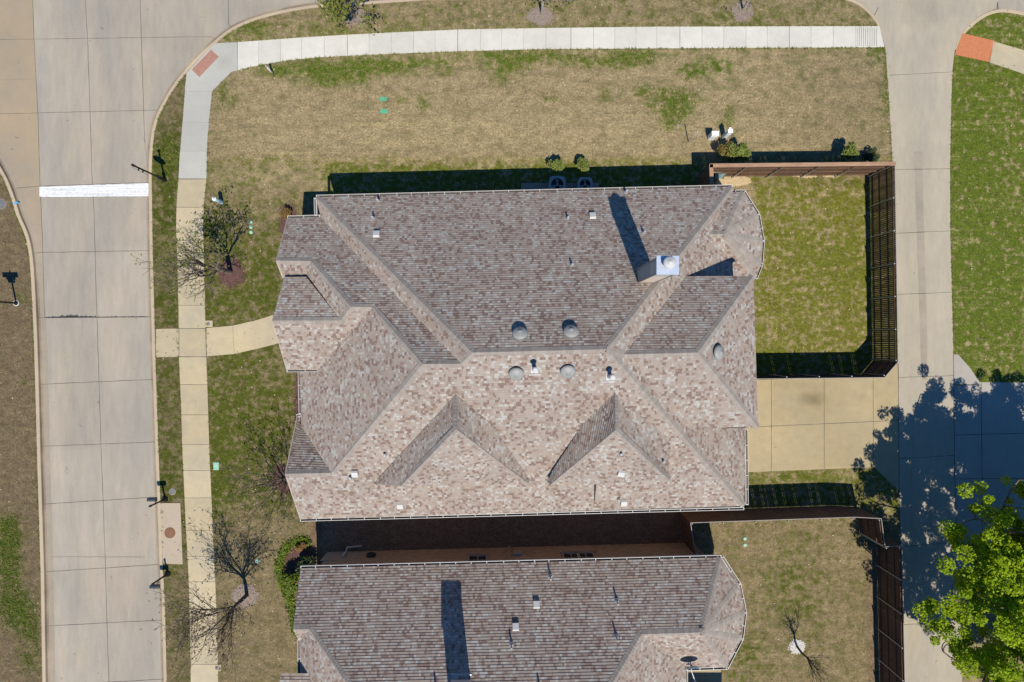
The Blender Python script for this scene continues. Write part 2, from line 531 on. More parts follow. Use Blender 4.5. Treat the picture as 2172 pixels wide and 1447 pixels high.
def sheet(name, poly, z, mat, spacing=0.4, tone=None, lawn=None, skirt=None, zfun=None):
    v, f = cdt_sheet(poly, spacing)
    co = [(x, y, zfun(x, y) if zfun else z) for x, y in v]
    nv = len(co)
    if skirt is not None:
        k0 = len(co)
        for (x, y) in poly: co.append((x, y, zfun(x, y) if zfun else z))
        for (x, y) in poly: co.append((x, y, skirt))
        n = len(poly)
        for i in range(n):
            j = (i + 1) % n
            f.append([k0 + i, k0 + n + i, k0 + n + j, k0 + j])
    me = bpy.data.meshes.new(name)
    me.from_pydata(co, [], f)
    me.materials.append(mat)
    X = np.array(co)
    px = X[:, 0] * F / H + CX; py = CY - X[:, 1] * F / H
    if lawn:
        at = me.color_attributes.new("lawn", 'FLOAT_COLOR', 'POINT')
        at.data.foreach_set("color", lawn(px, py).astype(np.float32).ravel())
    if tone:
        at = me.attributes.new("tone", 'FLOAT', 'POINT')
        at.data.foreach_set("value", tone(px, py).astype(np.float32))
    bm = bmesh.new(); bm.from_mesh(me)
    bmesh.ops.recalc_face_normals(bm, faces=bm.faces)
    for fc in bm.faces:
        if abs(fc.normal.z) > .5 and fc.normal.z < 0: fc.normal_flip()
    bm.to_mesh(me); bm.free()
    o = bpy.data.objects.new(name, me); COL.objects.link(o)
    return tag(o, kind="structure")


def gauss(px, py, cx, cy, sx, sy):
    return np.exp(-(((px - cx) / sx) ** 2 + ((py - cy) / sy) ** 2))


def sstep(a, b, x):
    t = np.clip((x - a) / (b - a), 0, 1)
    return t * t * (3 - 2 * t)


GREEN_PATCHES = [  # cx, cy, sx, sy, amount
    (760, 145, 130, 18, .75), (700, 165, 60, 22, .6), (590, 150, 45, 14, .7), (1110, 120, 120, 14, .55), (1080, 135, 40, 22, .6),
    (1345, 122, 60, 16, .75), (1240, 135, 30, 14, .5), (1440, 215, 30, 26, .75), (1425, 245, 30, 22, .6), (1395, 200, 40, 16, .45),
    (1365, 195, 14, 12, .6), (1283, 203, 12, 12, .7), (1170, 207, 12, 10, .5), (897, 220, 10, 22, .6), (848, 212, 14, 10, .5),
    (470, 200, 12, 26, .7), (497, 212, 10, 14, .6), (1500, 145, 60, 26, .4), (660, 138, 30, 10, .6), (820, 135, 60, 10, .5), (930, 128, 60, 8, .5), (1190, 122, 50, 8, .4), (1300, 140, 26, 10, .5), (1465, 160, 20, 16, .5), (1480, 205, 16, 12, .4), (1415, 265, 14, 10, .5), (1380, 225, 14, 10, .5), (1530, 190, 20, 10, .3), (1640, 140, 20, 8, .3), (690, 185, 16, 10, .4), (770, 172, 14, 8, .4), (1545, 250, 12, 22, .5), (1510, 140, 30, 14, .4),
    (1060, 170, 14, 10, .6), (945, 150, 14, 8, .5), (1880, 190, 8, 60, .5), (1860, 110, 22, 18, .4), (1570, 45, 120, 10, .35),
    (845, 62, 40, 10, .6), (530, 60, 50, 18, .5), (480, 82, 40, 10, .4), (700, 68, 70, 8, .5), (20, 1180, 28, 70, 1.0), (30, 1290, 34, 44, .9),
    (65, 1330, 22, 40, .7), (20, 1120, 20, 26, .8), (60, 1400, 24, 30, .5), (50, 635, 10, 9, .7), (48, 812, 10, 9, .6), (350, 410, 22, 110, .35),
    (360, 330, 26, 40, .5), (360, 650, 20, 60, .2), (355, 960, 26, 80, .15), (1690, 1240, 60, 90, .35), (1585, 1400, 40, 60, .4), (1720, 560, 40, 60, .2),
    (1795, 565, 40, 60, .25), (535, 900, 60, 80, .15), (560, 600, 30, 60, .2), (2060, 300, 60, 160, .2), (2100, 560, 60, 120, .2), (1640, 760, 40, 20, .3),
    (1690, 1015, 60, 8, .45), (350, 1025, 16, 40, .35), (470, 1010, 14, 120, .3), (1600, 200, 30, 8, .3),
]


def lawn_field(px, py):
    al = np.where((px > 2005) & (py < 830), .26, np.where((py > 100) & (py < 345) & (px < 1900), .45 * sstep(220, 280, py), .15))
    g = np.full(px.shape, 0.10); ol = np.full(px.shape, 0.35); d = np.zeros(px.shape)
    top = (py < 58) & (px > 400) & (px < 1900)
    g = np.where(top, 0.30, g); ol = np.where(top, .45, ol)
    big = (py > 100) & (py < 400) & (px > 440) & (px < 1900)
    g = np.where(big, 0.02 + .55 * sstep(322, 352, py) + .10 * sstep(170, 110, py) + .12 * sstep(1500, 1850, px), g)
    ol = np.where(big, 0.15 + .85 * sstep(300, 345, py), ol)
    front = (px < 680) & (px > 430) & (py > 345)
    gf = 0.26 + .34 * sstep(370, 560, py) - .48 * sstep(1050, 1130, py) + .15 * sstep(560, 440, px) * sstep(1120, 1060, py)
    g = np.where(front, gf, g); ol = np.where(front, 0.5, ol)
    verge = (px >= 318) & (px < 440) & (py > 150)
    g = np.where(verge, .50 - .28 * sstep(340, 200, py) - .14 * sstep(1150, 1250, py), g); ol = np.where(verge, .5, ol)
    left = px < 100
    g = np.where(left, .12, g); ol = np.where(left, .2, ol)
    d = np.where(left, .46, d)
    right = (px > 2005) & (py < 830)
    g = np.where(right, .92, g); ol = np.where(right, .30, ol)
    yard = (px > 1600) & (px < 1905) & (py > 360) & (py < 810)
    g = np.where(yard, .74 - .2 * sstep(410, 370, py), g); ol = np.where(yard, .85, ol)
    d = np.where(yard, .55 * sstep(385, 372, py) + .5 * sstep(1822, 1845, px), d)
    strip = (px > 1570) & (px < 1915) & (py > 985) & (py < 1090)
    g = np.where(strip, .55, g); ol = np.where(strip, .7, ol)
    nyard = (px > 1460) & (px < 1915) & (py > 1090)
    g = np.where(nyard, .22, g); ol = np.where(nyard, .6, ol)
    d = np.where(nyard, .35 * sstep(1835, 1850, px) + .3 * sstep(1860, 1850, px) * sstep(1800, 1850, px), d)
    gap = (px > 655) & (px < 1475) & (py > 1040) & (py < 1260)
    g = np.where(gap, .0, g); d = np.where(gap, .8, d)
    side = (px > 690) & (px < 1500) & (py > 345) & (py < 430)
    g = np.where(side, .75, g); ol = np.where(side, .5, ol)
    for cx, cy, sx, sy, am in GREEN_PATCHES:
        w = am * gauss(px, py, cx, cy, sx, sy)
        g = g + w
        ol = ol * (1 - .6 * w)
    d = d + .30 * gauss(px, py, 1760, 260, 150, 60) * big + .22 * gauss(px, py, 560, 230, 90, 60) * big + .2 * gauss(px, py, 1200, 150, 200, 14) * big
    for cx, cy, sx, sy, am in [(1215, 38, 9, 6, .6), (1232, 8, 10, 7, .6), (600, 1200, 20, 80, .1), (560, 1395, 60, 50, .1), (625, 850, 6, 80, .9), (606, 470, 6, 30, .6)]:
        d = d + am * gauss(px, py, cx, cy, sx, sy)
    d = d * np.clip(1.25 - g, 0, 1)
    return np.stack([np.clip(g, 0, 1.2), np.clip(d, 0, 1), np.clip(ol, 0, 1), al], 1)


def lawn_tone(px, py):
    """how dark the turf itself is: thick thatch in the verges, bleached straw in the open"""
    t = np.zeros(px.shape)
    t = np.where((px < 100), -.36, t)
    t = np.where((px >= 318) & (px < 440) & (py > 150), -.36, t)
    t = np.where((px < 680) & (px >= 430) & (py > 345), -.10 - .16 * sstep(380, 560, py), t)
    t = np.where((px > 1460) & (px < 1915) & (py > 1090), -.18, t)
    t = np.where((px > 2005) & (py < 830), .10, t)
    t = np.where((px > 1600) & (px < 1905) & (py > 360) & (py < 810), .12, t)
    t = np.where((py < 58) & (px > 400) & (px < 1900), -.10, t)
    bigl = (py > 100) & (py < 400) & (px > 440) & (px < 1900)
    t = np.where(bigl, .06 + .10 * gauss(px, py, 1100, 280, 500, 40) - .14 * sstep(1560, 1800, px) - .12 * sstep(560, 460, px), t)
    return t


def wl(pts): return [W2(*p) for p in pts]

# ground reaching the horizon, below everything else
mb = MB(); S = 2500
mb.poly([(-S, -S, -.30), (S, -S, -.30), (S, S, -.30), (-S, S, -.30)])
tag(mb.build("ground", M['lawn']), kind="structure")

# edges of the block (photo pixels)
KERB_R = smooth_line([(900, 1), (786, 9), (696, 14), (639, 21), (588, 31), (538, 45), (494, 65), (460, 91), (427, 121), (397, 153), (370, 188), (350, 222), (336, 252),
                      (328, 284), (324, 319), (322, 370)], 4) + [(323, 437), (324, 520), (327, 640), (330, 757), (334, 880), (336, 940), (340.6, 1066), (345, 1192), (350, 1276), (354, 1447), (372, 2200)]
KERB_TOP = [(2172 - 380, -2), (1600, -6), (1350, -3), (1097, -1), (900, 1)]
ALLEY_L = smooth_line([(1740, -14), (1792, 0), (1818, 10), (1839, 26), (1853, 42), (1862, 57), (1877, 100), (1882, 163), (1887, 235), (1893, 343)], 4) + [(1896, 480), (1901, 620), (1905, 772)]
ALLEY_L2 = [(1906, 1040), (1910, 1160), (1919, 1447), (1945, 2200)]
KERB_L = smooth_line([(-700, -40), (-330, 40), (-130, 170), (-50, 285), (0, 366), (20, 410), (35, 457), (48, 487), (57, 515), (64, 564), (69, 653), (72.5, 736), (77, 892)], 4) + [(79, 975), (82, 1073), (86.5, 1220), (90, 1447), (100, 2200)]
ALLEY_R = smooth_line([(2400, 60), (2260, 42), (2172, 26), (2137, 20), (2112, 21), (2085, 31), (2061, 48.5), (2043, 66), (2031, 86.5), (2024, 114), (2020, 156), (2017, 242), (2015, 360)], 4) + [(2015.5, 493), (2019, 631), (2022, 752)]

LAWN1 = KERB_R + [(372, 2200)] + [] 
lawn1 = KERB_R[::-1] + [(1100, -1), (1350, -4), (1600, -7)] + ALLEY_L + [(1906, 900)] + ALLEY_L2
lawn1 = [(372, 2200)] + [p for p in KERB_R[::-1] if p[1] < 2199] + [(1000, 0), (1100, -1), (1350, -4), (1600, -7)] + ALLEY_L[1:] + [(1906, 900)] + ALLEY_L2
sheet("lawn", wl(lawn1), 0.0, M['lawn'], .42, lawn=lawn_field, tone=lawn_tone, skirt=-.28)
lawn2 = KERB_L + [(-700, 2200)]
sheet("lawn", wl(lawn2), 0.0, M['lawn'], .5, lawn=lawn_field, tone=lawn_tone, skirt=-.28)
lawn3 = ALLEY_R + [(2032, 752), (2058, 781), (2078, 811), (2400, 813), (2900, 813), (2900, 90), (2600, 80)]
sheet("lawn", wl(lawn3), 0.0, M['lawn'], .42, lawn=lawn_field, tone=lawn_tone, skirt=-.28)
sheet("lawn", wl([(2036, 1330), (2040, 1447), (2050, 2200), (2900, 2200), (2900, 1230), (2110, 1232), (2060, 1262)]), 0.0, M['lawn'], .6, lawn=lawn_field, tone=lawn_tone, skirt=-.28)
sheet("lawn", wl([(-700, -330), (2900, -330), (2900, -1000), (-700, -1000)]), 0.0, M['lawn'], 1.2, lawn=lawn_field, tone=lawn_tone, skirt=-.28)


def road_tone(px, py):
    t = np.zeros(px.shape)
    rx = px - (py - 400) * .03            # follow the slight slant of the carriageway
    for c in (135, 170, 225, 270):
        t -= .035 * gauss(rx, 0 * py, c, 0, 13, 1)
    t += .05 * gauss(rx, 0 * py, 100, 0, 12, 1)
    t -= .10 * gauss(px, py, 420, 100, 60, 30) * .6
    t -= .12 * gauss(px, py, 560, 20, 60, 20)
    t -= .06 * gauss(px, py, 230, 40, 160, 50)
    row = np.digitize(py + (px - 80) * .05, [-100, 85, 244, 400, 540, 676, 818, 950, 1073, 1218, 1332, 1460])
    col = np.digitize(px - (py - 400) * .03, [84, 192, 300])
    rt = np.random.RandomState(5).uniform(-.05, .05, (14, 5))
    t += rt[row, col]
    for cx, cy, s in ((180, 690, 40), (250, 1150, 30), (140, 1320, 50), (110, 100, 20)):
        t += .03 * gauss(px, py, cx, cy, s, s)
    return t


sheet("road", wl([(-700, -330), (2900, -330), (2900, 120), (2172, 120), (1700, 60), (700, 60), (430, 260), (420, 2200), (40, 2200), (-700, 2200)]), -.125, M['road'], .45, tone=road_tone)
# tan parking bay beside the left kerb
bay = [(-700, -60), (-700, 0), (-20, 0), (-8, 0), (66, 0), (69, 81), (77, 239), (82, 395), (86, 480), (91, 653), (92, 674)] + [(KERB_L[i][0] + 2, KERB_L[i][1]) for i in range(len(KERB_L) - 1, -1, -1) if KERB_L[i][1] < 674 and KERB_L[i][0] > -600]
bay = [(-500, -20), (66, -20)] + bay[4:]
sheet("parking_bay", wl(bay), -.121, M['bay'], .4, tone=lambda px, py: .05 * gauss(px, py, 40, 450, 40, 60) - .04 * gauss(px, py, 20, 100, 50, 60))


# kerbs with their gutter pans
def kerb(name, line, side, pan=.42):
    pts = [Vector((*W2(*p), 0)) for p in line]
    prof = [(0.0, -.05), (0.005, .014), (0.155, .012), (0.185, -.004), (0.225, -.112), (0.24, -.1195), (0.33, -.1199), (pan, -.1205)]
    mb = MB(); rows = []
    L = 0
    for i, p in enumerate(pts):
        d = (pts[min(i + 1, len(pts) - 1)] - pts[max(i - 1, 0)]).normalized()
        nrm = Vector((d.y, -d.x, 0)) * side
        rows.append([p + nrm * o + Vector((0, 0, z)) for o, z in prof])
    for i in range(len(rows) - 1):
        for j in range(len(prof) - 1):
            q = [rows[i][j], rows[i + 1][j], rows[i + 1][j + 1], rows[i][j + 1]]
            mb.poly(q if side > 0 else q[::-1], mi=0 if j < 3 else (2 if j < 6 else 1))
    return tag(mb.build(name, [M['kerb'], M['gutter_pan'], M['gutter_dirt']]), kind="structure")


kerb("kerb", [(1600, -7), (1350, -4), (1100, -1), (1000, 0)] + KERB_R, 1, .40)
kerb("kerb", KERB_L, -1, .62)
kerb("kerb", [p for p in ALLEY_R if p[1] < 110], -1, .3)
kerb("kerb", [p for p in ALLEY_L if p[1] < 62], -1, .3)

# the alley and the driveways
def alley_z(x, y):
    py = CY - y * F / H
    return .010 - .128 * float(sstep(50, -12, py))


def alley_tone(px, py):
    t = -.10 * gauss(px, py, 1965, 20, 40, 40) - .08 * gauss(px, py, 1990, 60, 14, 70)
    t += .16 * gauss(px, py, 1917, 62, 6, 9) + .16 * gauss(px, py, 1980, 68, 6, 9)
    t += .05 * gauss(px, 0 * py, 1910, 0, 8, 1) + .06 * gauss(px, 0 * py, 1992, 0, 9, 1)
    t -= .05 * gauss(px, 0 * py, 1932, 0, 8, 1)
    t -= .12 * gauss(px, py, 1951, 330, 10, 26)
    return t


alley = [(1792, -14)] + ALLEY_L[5:] + [(1906, 900)] + ALLEY_L2 + [(2050, 2200), (2040, 1447), (2036, 1330), (2028, 1100), (2025, 1000), (2022, 752)] + [p for p in ALLEY_R[::-1] if p[0] < 2110] + [(2130, -14)]
sheet("alley", wl(alley), 0, M['alley'], .4, tone=alley_tone, zfun=alley_z, skirt=-.28)
pl = [(1939, 322), (1941, 400), (1944, 480), (1947, 580), (1950, 660), (1953, 760), (1957, 806), (1966, 806), (1966, 700), (1963, 600), (1960, 500), (1958, 430), (1957, 380), (1955, 322)]
sheet("tar_patch", wl(pl), .0145, M['patch'], .3)


def drive_tone(px, py):
    t = -.38 * gauss(px, py, 1728, 848, 24, 12) - .22 * gauss(px, py, 1706, 843, 14, 6) - .16 * gauss(px, py, 1824, 844, 9, 7)
    t -= .10 * gauss(px, py, 1755, 860, 50, 50) + .08 * gauss(px, py, 1780, 960, 60, 30) + .08 * gauss(px, py, 1700, 815, 60, 12)
    t += .05 * gauss(px, py, 1650, 940, 50, 40)
    ci = np.digitize(px, [1636, 1748, 1852]) + 4 * (py > 905 - (px - 1560) * .045)
    t += np.array([.04, -.03, .02, -.05, .05, .01, -.02, .03])[ci]
    t -= .10 * gauss(px, py, 1690, 812, 26, 5) + .08 * gauss(px, py, 1790, 990, 50, 8) + .07 * np.sin(px * .9 + np.sin(py * .05) * 2) * gauss(px, py, 1700, 850, 60, 60) * .4
    return t


drive = [(1560, 808), (1608, 806), (1852, 799), (1876, 797), (1904, 771), (1906, 900), (1906.5, 1040), (1853, 991), (1582, 1002), (1560, 1003)]
sheet("driveway", wl(drive), .008, M['drive'], .3, tone=drive_tone)
side = [(2022, 752), (2032, 752), (2058, 781), (2078, 811), (2400, 813), (2900, 813), (2900, 1230), (2110, 1232), (2060, 1262), (2036, 1330), (2028, 1100), (2025, 1000)]
sheet("driveway", wl(side), .006, M['sidedrive'], .45, tone=lambda px, py: 0.04 * gauss(px, py, 2100, 900, 80, 80))


# sidewalks: separate slabs of one pavement
def slabs(name, left, right, cuts, mat, z=.022, axis=1, tones=.07):
    """left/right: polylines (px) sampled on axis; cuts: positions along the axis"""
    la = np.array(left, float); ra = np.array(right, float)
    o = la[:, axis].argsort(); la = la[o]
    o = ra[:, axis].argsort(); ra = ra[o]
    def at(a, s): return np.interp(s, a[:, axis], a[:, 1 - axis])
    mb = MB(); tone = []
    cuts = sorted(cuts)
    for i in range(len(cuts) - 1):
        s0, s1 = cuts[i], cuts[i + 1]
        tv = R.uniform(-tones, tones)
        K = max(1, int((s1 - s0) / 14))
        for k in range(K):
            a, b = s0 + (s1 - s0) * k / K, s0 + (s1 - s0) * (k + 1) / K
            q = []
            for (arr, s) in ((la, a), (ra, a), (ra, b), (la, b)):
                w = at(arr, s)
                q.append((s, w) if axis == 0 else (w, s))
            pts = [P(*c) + Vector((0, 0, z)) for c in q]
            nrm = (pts[1] - pts[0]).cross(pts[2] - pts[0])
            if nrm.z < 0: pts = pts[::-1]
            mb.poly(pts); tone += [tv]
            for e in range(4):                          # short drop to the lawn
                u, w = pts[e], pts[(e + 1) % 4]
                mb.poly([u, u - Vector((0, 0, .05)), w - Vector((0, 0, .05)), w]); tone += [tv]
    ob = mb.build(name, mat)
    at_ = ob.data.attributes.new("tone", 'FLOAT', 'FACE')
    at_.data.foreach_set("value", tone)
    return tag(ob, kind="structure")


WL = [(396, 155), (392, 202), (387, 269), (381.5, 329), (379, 380), (375, 430), (374, 480), (376.5, 564), (379, 648), (380, 757), (384.5, 861), (387.5, 960), (395, 1126), (401, 1234), (405, 1406), (405, 1447), (412, 2200)]
WR = [(452, 155), (450, 195), (445, 242), (440, 302), (438, 380), (433, 430), (431, 480), (433.5, 564), (436, 695), (438, 757), (442, 874), (444.5, 960), (452, 1126), (457, 1234), (462.5, 1406), (463, 1447), (472, 2200)]
slabs("sidewalk", WL, WR, [194, 260, 321, 380], M['walk_side'])
TAN_CUTS = [380, 440, 510, 580, 648, 697, 757, 816, 880, 943, 998, 1056, 1125, 1180, 1234, 1311, 1357, 1409, 1470, 1530, 1600, 1700, 1800, 2000, 2200]
slabs("sidewalk", WL, WR, TAN_CUTS, M['walk_tan'], tones=.09)
TT = [(500, 90.5), (504, 90), (571, 85), (639, 80), (730, 74.6), (838, 69), (976, 63), (1149, 60), (1391, 57), (1450, 57), (1861, 56), (1870, 56)]
TB = [(500, 150), (504, 149), (538, 141), (605, 129), (672, 122), (730, 119), (838, 114), (976, 109), (1149, 104.6), (1450, 102.5), (1877, 100.5)]
TOP_CUTS = [504, 549, 595, 640, 688, 737, 783, 830, 877, 923, 971, 1019, 1064, 1111, 1158, 1211, 1259, 1304, 1349, 1393, 1442, 1489, 1535, 1582, 1627, 1674, 1720, 1767, 1815, 1865]
slabs("sidewalk", TT, TB, TOP_CUTS, M['walk'], axis=0, tones=.05)
# corner apron with its ramp
corner = [(457, 92), (504, 90), (504, 149.5), (491, 153), (450, 194), (392, 194), (396, 155), (427, 122)]
sheet("sidewalk", wl(corner), .021, M['walk_side'], .3, tone=lambda px, py: -.16 * gauss(px, py, 477, 132, 16, 16))
ramp_end = [(1865, 56), (1868, 70), (1876, 100.5), (1865, 100.5)]
sheet("sidewalk", wl(ramp_end), .021, M['walk'], .3)
slabs("path", [(329, 698), (380, 697), (436, 696), (494, 691), (546, 679), (578, 669), (640, 640)], [(329, 758), (380, 757), (438, 756), (497, 751), (553, 738), (589, 729), (650, 705)],
      [331, 380], M['walk_tan'], z=.020, axis=0)
slabs("path", [(329, 698), (380, 697), (438, 696), (494, 691), (546, 679), (578, 669), (640, 640)], [(329, 758), (380, 757), (438, 756), (497, 751), (553, 738), (589, 729), (650, 705)],
      [438, 496, 548, 595, 640], M['walk_tan'], z=.020, axis=0)
far = [(2107, 86.5), (2109, 89), (2172, 107), (2420, 175), (2420, 240), (2172, 157.5), (2099, 133)]
sheet("sidewalk", wl(far), .020, M['walk_tan'], .4)


def pad(name, quad, z, mat, label):
    mb = MB(); pts = [P(*q) + Vector((0, 0, z)) for q in quad]
    if (pts[1] - pts[0]).cross(pts[2] - pts[0]).z < 0: pts = pts[::-1]
    mb.poly(pts)
    for a in range(4):
        u, w = pts[a], pts[(a + 1) % 4]
        mb.poly([u, u - Vector((0, 0, .03)), w - Vector((0, 0, .03)), w])
    # raised domes
    e1 = pts[1] - pts[0]; e2 = pts[3] - pts[0]
    n1 = int(e1.length / .075); n2 = int(e2.length / .075)
    for i in range(n1):
        for j in range(n2):
            c = pts[0] + e1 * ((i + .5) / n1) + e2 * ((j + .5) / n2)
            mb.lathe(c, (0, 0, 1), [(.018, 0), (.012, .006)], 5)
    return tag(mb.build(name, mat), label, "paving", None, "structure")


pad("paving_pad", [(448, 106), (464.5, 121), (423, 164), (407, 148)], .028, M['red_pad'], "faded red tactile paving pad at the kerb corner")
pad("paving_pad", [(2041.5, 71), (2107, 86.5), (2098, 132), (2024, 116)], .026, M['orange_pad'], "orange tactile paving pad beside the alley mouth")


# joints, cracks, paint
def strip(mb, pts, w, z, wig=.008, zf=None):
    out = []
    for i in range(len(pts) - 1):
        a, b = Vector(W2(*pts[i])), Vector(W2(*pts[i + 1]))
        n = max(1, int((b - a).length / .5))
        for k in range(n + (1 if i == len(pts) - 2 else 0)):
            out.append(a + (b - a) * (k / n))
    prev = None
    for i, p in enumerate(out):
        d = (out[min(i + 1, len(out) - 1)] - out[max(i - 1, 0)]).normalized()
        n = Vector((-d.y, d.x))
        p = p + n * R.uniform(-wig, wig)
        ww = w * R.uniform(.7, 1.25) / 2
        zz = z if zf is None else zf(p.x, p.y)
        cur = (Vector((*(p + n * ww), zz)), Vector((*(p - n * ww), zz)))
        if prev: mb.poly([prev[0], prev[1], cur[1], cur[0]])
        prev = cur


mb = MB()
RZ = -.1165
for line in ([(66, -60), (66, 0), (69, 81), (77, 239), (82, 395), (86, 480), (91, 653), (92, 673)],
             [(176, -60), (178, 0), (183, 81), (188, 237), (193, 390), (197, 460), (200, 588), (204, 702), (207, 809), (212, 960), (216, 1063), (221, 1206), (224, 1322), (228, 1447), (250, 2200)],
             [(293, -60), (295, 0), (297.5, 79), (302, 234), (305, 300)],
             [(-200, 86), (0, 82), (300, 78), (447, 76), (457, 84)], [(-60, 243), (0, 240), (329, 232)], [(30, 398), (82, 394), (316, 386)],
             [(481, -100), (482, 0), (483, 49), (491, 60)], [(667, -60), (667, 10)], [(1022, -60), (1022, -8)],
             [(69, 537), (88, 535), (318, 531)], [(79, 674), (326, 672)], [(74, 816), (330, 805)], [(78, 948), (333, 938)], [(82, 1071), (336, 1055)], [(86.5, 1215), (338, 1199)],
             [(89, 1330), (347, 1317)], [(92, 1456), (273, 1447), (347, 1443)], [(100, 1600), (350, 1590)]):
    strip(mb, line, .022, RZ)
tag(mb.build("pavement_joints", M['joint']), kind="structure")
mb = MB()
for line in ([(302, 290), (305, 302), (314, 387), (318, 460), (326, 667), (330, 840), (331, 930)], [(331, 930), (333, 1066), (336, 1192), (342, 1315)], [(102, 1183), (305, 1183)], [(-200, 170), (0, 168), (70, 166)]):
    strip(mb, line, .022, RZ)
zs = .0255
def across(s, la, ra, ax):
    la = np.array(la, float); ra = np.array(ra, float)
    w0 = np.interp(s, la[:, ax], la[:, 1 - ax]); w1 = np.interp(s, ra[:, ax], ra[:, 1 - ax])
    return [(s, w0), (s, w1)] if ax == 0 else [(w0, s), (w1, s)]
mbw = MB()
for s in [194, 260, 321]: strip(mb, across(s, WL, WR, 1), .012, zs, .002)
for s in TAN_CUTS[:-1]: strip(mbw, across(s, WL, WR, 1), .022 if s not in (380, 697, 757) else .035, zs, .002)
for i, s in enumerate(TOP_CUTS[:-1]): strip(mb if i % 5 else mbw, across(s, TT, TB, 0), .016 if i % 5 else .024, zs, .002)
for x in range(1819, 1862, 4): strip(mb, [(x, 58.5), (x, 99)], .028, zs, .001)
strip(mbw, [(380, 697), (380, 757)], .03, zs); strip(mbw, [(437, 697), (438.5, 757)], .03, zs)
strip(mb, [(494, 691), (497.5, 751)], .02, zs - .001)
for line in ([(1636, 804.5), (1636, 1000)], [(1748, 802), (1748, 995)], [(1852, 799), (1852, 991)], [(1560, 908), (1636, 904), (1906, 892)]):
    strip(mbw, line, .024, .0125, .004)
strip(mbw, [(1905, 772), (1906, 900), (1907, 1040), (1910, 1160), (1919, 1447)], .03, .0155, .004)
strip(mbw, [(2022, 752), (2024.5, 1000), (2028, 1100), (2029, 1150)], .035, .0155, .004)
for line in ([(1906, 801), (2022, 797)], [(1907, 973), (2024, 966)], [(1912, 1160), (2029, 1150)], [(1914, 1325), (2036, 1319)], [(1886, 160), (2018, 153)], [(1897, 360), (2015, 358)], [(1899, 495), (2015, 490)], [(1902, 625), (2018, 620)]):
    strip(mbw, line, .022, .0145, .006)
for line in ([(2081, 813), (2085, 1232)], [(2081, 817), (2022, 817)], [(2024, 923), (2172, 919), (2900, 905)], [(2026, 1016), (2172, 1015), (2900, 1008)], [(2200, 813), (2204, 1232)], [(2022, 817), (2078, 815)]):
    strip(mbw, line, .03, .0105, .004)
strip(mbw, [(1865, 14), (1853, 36)], .035, 0, .004, lambda x, y: alley_z(x, y) + .004)
strip(mbw, [(2119, 0), (2119, 18)], .035, 0, .004, lambda x, y: alley_z(x, y) + .004)
tag(mb.build("pavement_grooves", M['joint_soft']), kind="structure")
tag(mbw.build("pavement_joints", M['joint']), kind="structure")
# tar along the crack across the carriageway, with ragged runs
mb = MB()
x = 92.0
while x < 310:
    thick = 1.2 + 4.6 * max(0, 1 - abs(x - 148) / 60) + (.8 if R.random() < .3 else 0)
    h = R.uniform(.4, 1.0) * thick
    pk = R.choice([0, 0, 1]) * R.uniform(1.5, 5.0) * (1 if 100 < x < 205 else .25)
    w = R.uniform(1.5, 3.4)
    y0 = 674 - (x - 79) * .008
    mb.poly([Vector((*W2(x, y0 + .7), RZ + .003)), Vector((*W2(x + w, y0 + .7), RZ + .003)), Vector((*W2(x + w, y0 - h * .7), RZ + .003)), Vector((*W2(x + w * .55, y0 - h - pk), RZ + .003)), Vector((*W2(x, y0 - h * .7), RZ + .003))])
    x += w * .96
tag(mb.build("crack_seal", M['tar']), kind="structure")
# white painted stop bar with ragged ends
mb = MB()
top = [(82, 395), (140, 393), (200, 391), (260, 389), (305, 388), (311, 387.5)]
def barpt(x, y): return Vector((*W2(x, y), RZ + .002))
N = 40
def edge(x, a, b, j): return a + (b - a) * (x - 82) / 230 + R.uniform(-j, j)
xs = [81 + 231 * i / N for i in range(N + 1)]
tp = [edge(x, 395.5, 387.5, .5) for x in xs]; bt = [edge(x, 417, 415.5, .4) for x in xs]
for i in range(N):
    mb.poly([barpt(xs[i], bt[i]), barpt(xs[i + 1], bt[i + 1]), barpt(xs[i + 1], tp[i + 1]), barpt(xs[i], tp[i])])
for k in range(9):
    y = 389 + k * 3
    mb.poly([barpt(312, y), barpt(312 + R.uniform(.5, 2.5), y + .6), barpt(312 + R.uniform(.5, 2), y + 2.2), barpt(312, y + 2.8)])
    y = 396.5 + k * 2.2
    mb.poly([barpt(81, y), barpt(81, y + 2), barpt(81 - R.uniform(.3, 1.6), y + 1.2)])
tag(mb.build("road_marking", M['paint']), kind="structure")
mb = MB()
q = [(27.5, 431), (37, 427.5), (40, 430.5), (38, 431.5), (28, 433.5)]
mb.poly([Vector((*W2(*p), .0175)) for p in q][::-1])
q = [(33, 427), (40.5, 427.5), (40.5, 432), (34, 432)]
tag(mb.build("paint_mark", M['blue_paint']), kind="structure")
# inlet apron
ap = MB()
q = [(340, 1067), (383, 1067), (388, 1197), (346, 1195)]
pt = [P(*c) + Vector((0, 0, .03)) for c in q][::-1]
ap.poly(pt)
for a in range(4):
    u, w = pt[a], pt[(a + 1) % 4]; ap.poly([u, u - Vector((0, 0, .08)), w - Vector((0, 0, .08)), w])
ap_o = tag(ap.build("inlet_apron", concrete("apron_concrete", (0.375, 0.31, 0.235), (0.34, 0.285, 0.22), .08, .9)), kind="structure")


